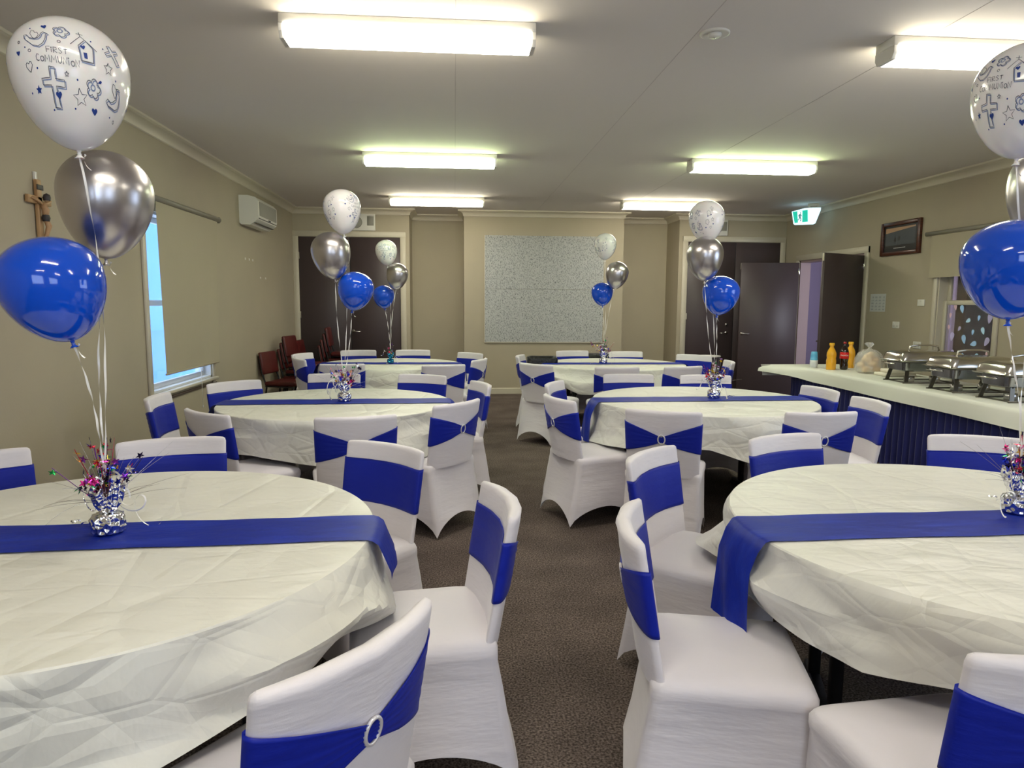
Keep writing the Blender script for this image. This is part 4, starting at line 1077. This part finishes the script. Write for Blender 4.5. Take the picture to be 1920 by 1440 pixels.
LET = {'F': [[(0, 0), (0, 1), (.6, 1)], [(0, .5), (.5, .5)]], 'I': [[(0, 0), (0, .62)]], 'R': [[(0, 0), (0, 1), (.45, .95), (.5, .6), (0, .5), (.55, 0)]],
       'S': [[(.5, .85), (.2, 1), (0, .8), (.25, .52), (.5, .25), (.3, 0), (0, .1)]], 'T': [[(.3, 0), (.3, 1)], [(0, .85), (.65, .85)]], 'C': [[(.5, .85), (.2, 1), (0, .6), (.05, .15), (.35, 0), (.55, .1)]],
       'O': [[(.3 + .28 * math.cos(k * PI / 5), .33 + .32 * math.sin(k * PI / 5)) for k in range(11)]], 'M': [[(0, 0), (.08, .95), (.4, .3), (.7, .95), (.8, 0)]], 'U': [[(0, .9), (.02, .2), (.3, 0), (.55, .2), (.58, .9)]],
       'N': [[(0, 0), (.03, .9), (.55, .05), (.6, .9)]]}
def lettering(g, az0, s, x, y, h, drop, sp):
    for ch in s:
        for st in LET[ch]: stroke(g, [(x + p[0] * h, y + p[1] * h) for p in st], W1, INKG, az0)
        if ch == 'I': stroke(g, [(x + .07 * math.cos(k * PI / 4) * h, y + (.85 + .09 * math.sin(k * PI / 4)) * h) for k in range(9)], W1 * .8, INKG, az0)
        x += h * sp[ch] * 1.05 + h * .22; y += drop
SPC = dict(F=.55, I=.10, R=.55, S=.5, T=.55, C=.5, O=.5, M=.8, U=.58, N=.6)
def design(g, az0, words=True):
    def out(sh, cx, cy, s, rot=0., fl=None, shadow=True, k=1.):
        x, y = ptc(cx, cy)
        if shadow: stroke(g, xf(sh, x + .018, y - .022, s, rot), W1 * 1.7, INKS, az0, True, .003)
        stroke(g, xf(sh, x, y, s, rot), W1 * k, INKG, az0, True)
    def full(sh, cx, cy, s, rot=0.):
        x, y = ptc(cx, cy); fill(g, xf(sh, x, y, s, rot), INKB, az0)
    if words:
        x, y = ptc(380, 468); lettering(g, az0, 'FIRST', x, y, .100, -.004, SPC)
        x, y = ptc(298, 525); lettering(g, az0, 'COMMUNION', x, y, .098, -.006, SPC)
    out(DOVE, 308, 365, .185); x, y = ptc(308, 355); stroke(g, xf(WING, x, y, .17), W1, INKG, az0, True)
    out(FLOWER, 490, 282, .125); x, y = ptc(488, 278); stroke(g, xf(CIRC, x, y, .04), W1 * 1.8, INKS, az0, True)
    out(HOUSE, 652, 420, .20); stroke(g, [ptc(*p) for p in ((550, 388), (622, 305), (738, 412))], W1, INKG, az0)
    stroke(g, [ptc(622, 312), ptc(612, 262)], W1, INKG, az0); stroke(g, [ptc(594, 282), ptc(640, 286)], W1, INKG, az0)
    full(HEART, 636, 398, .042, .2); full([(-.5, .8), (.45, .85), (.55, -.9), (-.3, -.8)], 650, 462, .062)
    out(CROSS, 400, 650, .22); full(HEART, 432, 704, .052, .1); 
    out(STAR5, 588, 708, .12, .1, shadow=False); out(FLOWER, 690, 645, .125); x, y = ptc(688, 642); stroke(g, xf(CIRC, x, y, .036), W1 * 1.8, INKS, az0, True)
    full(HEART, 380, 243, .05, .2); full(HEART, 690, 778, .055); full(STAR5, 280, 675, .06); full(HEART, 142, 468, .045)
    out(HEART, 232, 555, .065, .2, shadow=False); out(STAR5, 826, 517, .09, 0, shadow=False); out(DOVE, 885, 690, .16, .5); x, y = ptc(890, 660); stroke(g, xf(WING, x, y, .15), W1, INKG, az0, True)
    out(CROSS, 870, 390, .17, .5); full([(-1, -.4), (.2, .6), (1, .3), (.4, -.5)], 745, 604, .04)
    for (cx, cy) in ((272, 258), (696, 332), (215, 428), (296, 563), (577, 612), (542, 774), (378, 788), (788, 370), (210, 690), (836, 790), (895, 572)): full(CIRC, cx, cy, .014)
    for (cx, cy) in ((474, 378), (250, 455), (888, 812), (160, 380)): out(CIRC, cx, cy, .024, shadow=False)
    out(STAR5, 505, 588, .035, 0, shadow=False)
PRINTS = []
for az in (0., PI):
    g = B(); design(g, az); PRINTS.append(g.mesh('printed_design'))
for az in (PI / 2 + .1, -PI / 2 - .1):
    g = B()
    for sh, cx, cy, s in ((HOUSE, 500, 420, .16), (STAR5, 600, 560, .09), (FLOWER, 470, 600, .11), (HEART, 560, 700, .06), (CROSS, 580, 300, .12)):
        x, y = ptc(cx, cy); stroke(g, xf(sh, x, y, s), W1, INKG, az, True)
    for cx, cy in ((480, 500), (560, 470), (620, 640), (440, 700)): x, y = ptc(cx, cy); fill(g, xf(HEART, x, y, .035), INKB, az)
    PRINTS.append(g.mesh('printed_design'))

ZS = {'blue': .86, 'white': .95, 'silver': .97}
def balloon(kind, c, a, knotdir, spin, tie, label, bend=.02, seed=0):
    """c centre, a radius, knotdir unit vector from centre to the knot, tie = point where the ribbon ends"""
    kd = Vector(knotdir).normalized(); c = Vector(c)
    zs = ZS.get(kind, 1.)
    kpos = c + kd * a * 1.50 * zs
    t = thing('balloon', label, 'balloon', kpos, 0, '%s balloons floating above the tables' % kind)
    rot = (-kd).to_track_quat('Z', 'Y').to_matrix().to_4x4()
    # keep the print facing -y : build a frame with z = -kd and x close to world x
    z = -kd; x = Vector((1, 0, 0)); x = (x - z * x.dot(z)).normalized(); y = z.cross(x); R = Matrix((x, y, z)).transposed().to_4x4()
    M = Matrix.Translation(c - kpos) @ R @ Matrix.Rotation(spin, 4, 'Z') @ Matrix.Diagonal((a, a, a * zs, 1))
    o = bpy.data.objects.new('balloon_body', BM[kind][0]); COL.objects.link(o); o.parent = t; o.matrix_basis = M
    k = bpy.data.objects.new('knot', BM[kind][1]); COL.objects.link(k); k.parent = t; k.matrix_basis = M
    if kind == 'white':
        for pm in PRINTS: p = bpy.data.objects.new('printed_design', pm); COL.objects.link(p); p.parent = o
    g = B(); e = Vector(tie) - kpos; pts = []; rnd = random.Random(seed)
    ph = rnd.uniform(0, 6)
    for i in range(41):
        u = i / 40; q = e * u; q.x += bend * math.sin(PI * u) + .0008 * math.sin(u * 40 + ph); q.y += .3 * bend * math.sin(PI * u * 2); pts.append(q)
    ribbon_strip(g, pts, .0030, RIBBON, 9 + 3 * rnd.random(), ph); rb = g.build('ribbon', t)
    g = B(); pts = [Vector((.012 * math.cos(i * .25) + .002 * i, .006, -.002 * i + .010 * math.sin(i * .25))) * (a / .16) for i in range(18)]
    ribbon_strip(g, pts, .003, RIBBON, 2.); g.build('bow', rb)
    return t
balloon('white', (-1.015, 2.020, 2.046), 0.1452, (0.038, 0.000, -0.999), 0.45, (-1.045, 2.125, 0.913), 'white printed balloon reading First Communion at the top left', 0.030, 0)
balloon('silver', (-1.029, 2.200, 1.757), 0.1338, (-0.059, 0.000, -0.998), 0.00, (-1.045, 2.125, 0.913), 'chrome silver balloon below the large printed one on the left', -0.020, 1)
balloon('blue', (-1.082, 1.980, 1.499), 0.1364, (0.272, 0.000, -0.962), 0.00, (-1.045, 2.125, 0.913), 'royal blue balloon low at the left edge', 0.015, 2)
balloon('white', (-0.760, 4.900, 2.083), 0.1305, (0.065, 0.000, -0.998), 1.20, (-0.775, 4.930, 0.913), 'white printed balloon above the middle left table', 0.018, 3)
balloon('silver', (-0.833, 4.850, 1.786), 0.1354, (0.135, 0.000, -0.991), 0.00, (-0.775, 4.930, 0.913), 'chrome silver balloon above the middle left table', -0.012, 4)
balloon('blue', (-0.681, 4.920, 1.545), 0.1293, (-0.174, 0.000, -0.985), 0.00, (-0.775, 4.930, 0.913), 'royal blue balloon above the middle left table', 0.009, 5)
balloon('white', (-0.767, 8.050, 2.026), 0.1266, (0.085, 0.000, -0.996), 0.10, (-0.735, 8.040, 0.913), 'small white printed balloon above the back left table', 0.018, 6)
balloon('silver', (-0.637, 7.950, 1.761), 0.1257, (-0.112, 0.000, -0.994), 0.00, (-0.735, 8.040, 0.913), 'small chrome balloon above the back left table', -0.012, 7)
balloon('blue', (-0.809, 8.100, 1.530), 0.1283, (0.091, 0.000, -0.996), 0.00, (-0.735, 8.040, 0.913), 'small blue balloon above the back left table', 0.009, 8)
balloon('white', (1.734, 8.000, 2.125), 0.1320, (-0.009, 0.000, -1.000), 1.40, (1.735, 7.980, 0.913), 'small white printed balloon in front of the pinboard', 0.018, 9)
balloon('silver', (1.861, 7.920, 1.795), 0.1346, (-0.178, 0.000, -0.984), 0.00, (1.735, 7.980, 0.913), 'small chrome balloon beside the pinboard edge', -0.012, 10)
balloon('blue', (1.719, 8.050, 1.578), 0.1308, (0.058, 0.000, -0.998), 0.00, (1.735, 7.980, 0.913), 'small blue balloon in front of the pinboard corner', 0.009, 11)
balloon('white', (1.843, 5.050, 2.074), 0.1328, (0.040, 0.000, -0.999), 1.50, (1.930, 5.000, 0.913), 'white printed balloon above the middle right table', 0.018, 12)
balloon('silver', (1.805, 4.950, 1.801), 0.1348, (0.019, 0.000, -1.000), 0.00, (1.930, 5.000, 0.913), 'chrome silver balloon above the middle right table', -0.012, 13)
balloon('blue', (1.955, 5.000, 1.536), 0.1393, (-0.145, 0.000, -0.989), 0.00, (1.930, 5.000, 0.913), 'royal blue balloon above the middle right table', 0.009, 14)
balloon('white', (1.806, 2.150, 2.123), 0.1527, (-0.047, 0.000, -0.999), -1.10, (1.900, 2.140, 0.913), 'white printed balloon cut by the top right edge', 0.030, 15)
balloon('silver', (2.040, 2.250, 1.860), 0.1517, (-0.181, 0.000, -0.983), 0.00, (1.900, 2.140, 0.913), 'chrome balloon peeping in at the right edge', -0.020, 16)
balloon('blue', (1.773, 2.100, 1.590), 0.1517, (0.004, 0.000, -1.000), 0.00, (1.900, 2.140, 0.913), 'royal blue balloon at the right edge', 0.015, 17)
#END

# added area light, unseen in the hallway, brightening the open door leaf
ld = bpy.data.lights.new('hall_fill_light', 'AREA'); ld.shape = 'RECTANGLE'; ld.size = 1.0; ld.size_y = 1.4; ld.energy = 13; ld.color = (.85, .88, 1.)
lo = bpy.data.objects.new('hall_fill_light', ld); COL.objects.link(lo); lo.location = (XR + .8, DY0 - 1.3, 1.5); lo.rotation_euler = (math.radians(90), 0, math.radians(12))
# ------------------------------------------------------------------ world, light and camera
w = bpy.data.worlds.new('World'); S.world = w; w.use_nodes = True
bg = w.node_tree.nodes['Background']; bg.inputs[0].default_value = (.60, .75, 1., 1); bg.inputs[1].default_value = 1.3
cam = bpy.data.cameras.new('Camera'); co = bpy.data.objects.new('Camera', cam); COL.objects.link(co); S.camera = co
cam.sensor_width = 36; cam.sensor_fit = 'HORIZONTAL'; cam.lens = 24.375; cam.clip_start = .05
F_ = 1300.
yv = Vector(((852 - 960) / F_, -(567 - 720) / F_, -1)).normalized()
roll = .006; u = Vector((roll, 1, 0))
for _ in range(6):
    z = (u - yv * u.dot(yv)).normalized(); u = Vector((u.x + (roll - z.x / z.y), 1, 0))
z = (u - yv * u.dot(yv)).normalized(); x = yv.cross(z)
R = Matrix((x, yv, z)).to_4x4(); R.translation = (0, 0, 1.45); co.matrix_world = R
S.view_settings.view_transform = 'Standard'; S.view_settings.look = 'None'; S.view_settings.gamma = 1; S.view_settings.use_curve_mapping = False
S.view_settings.exposure = 1.98
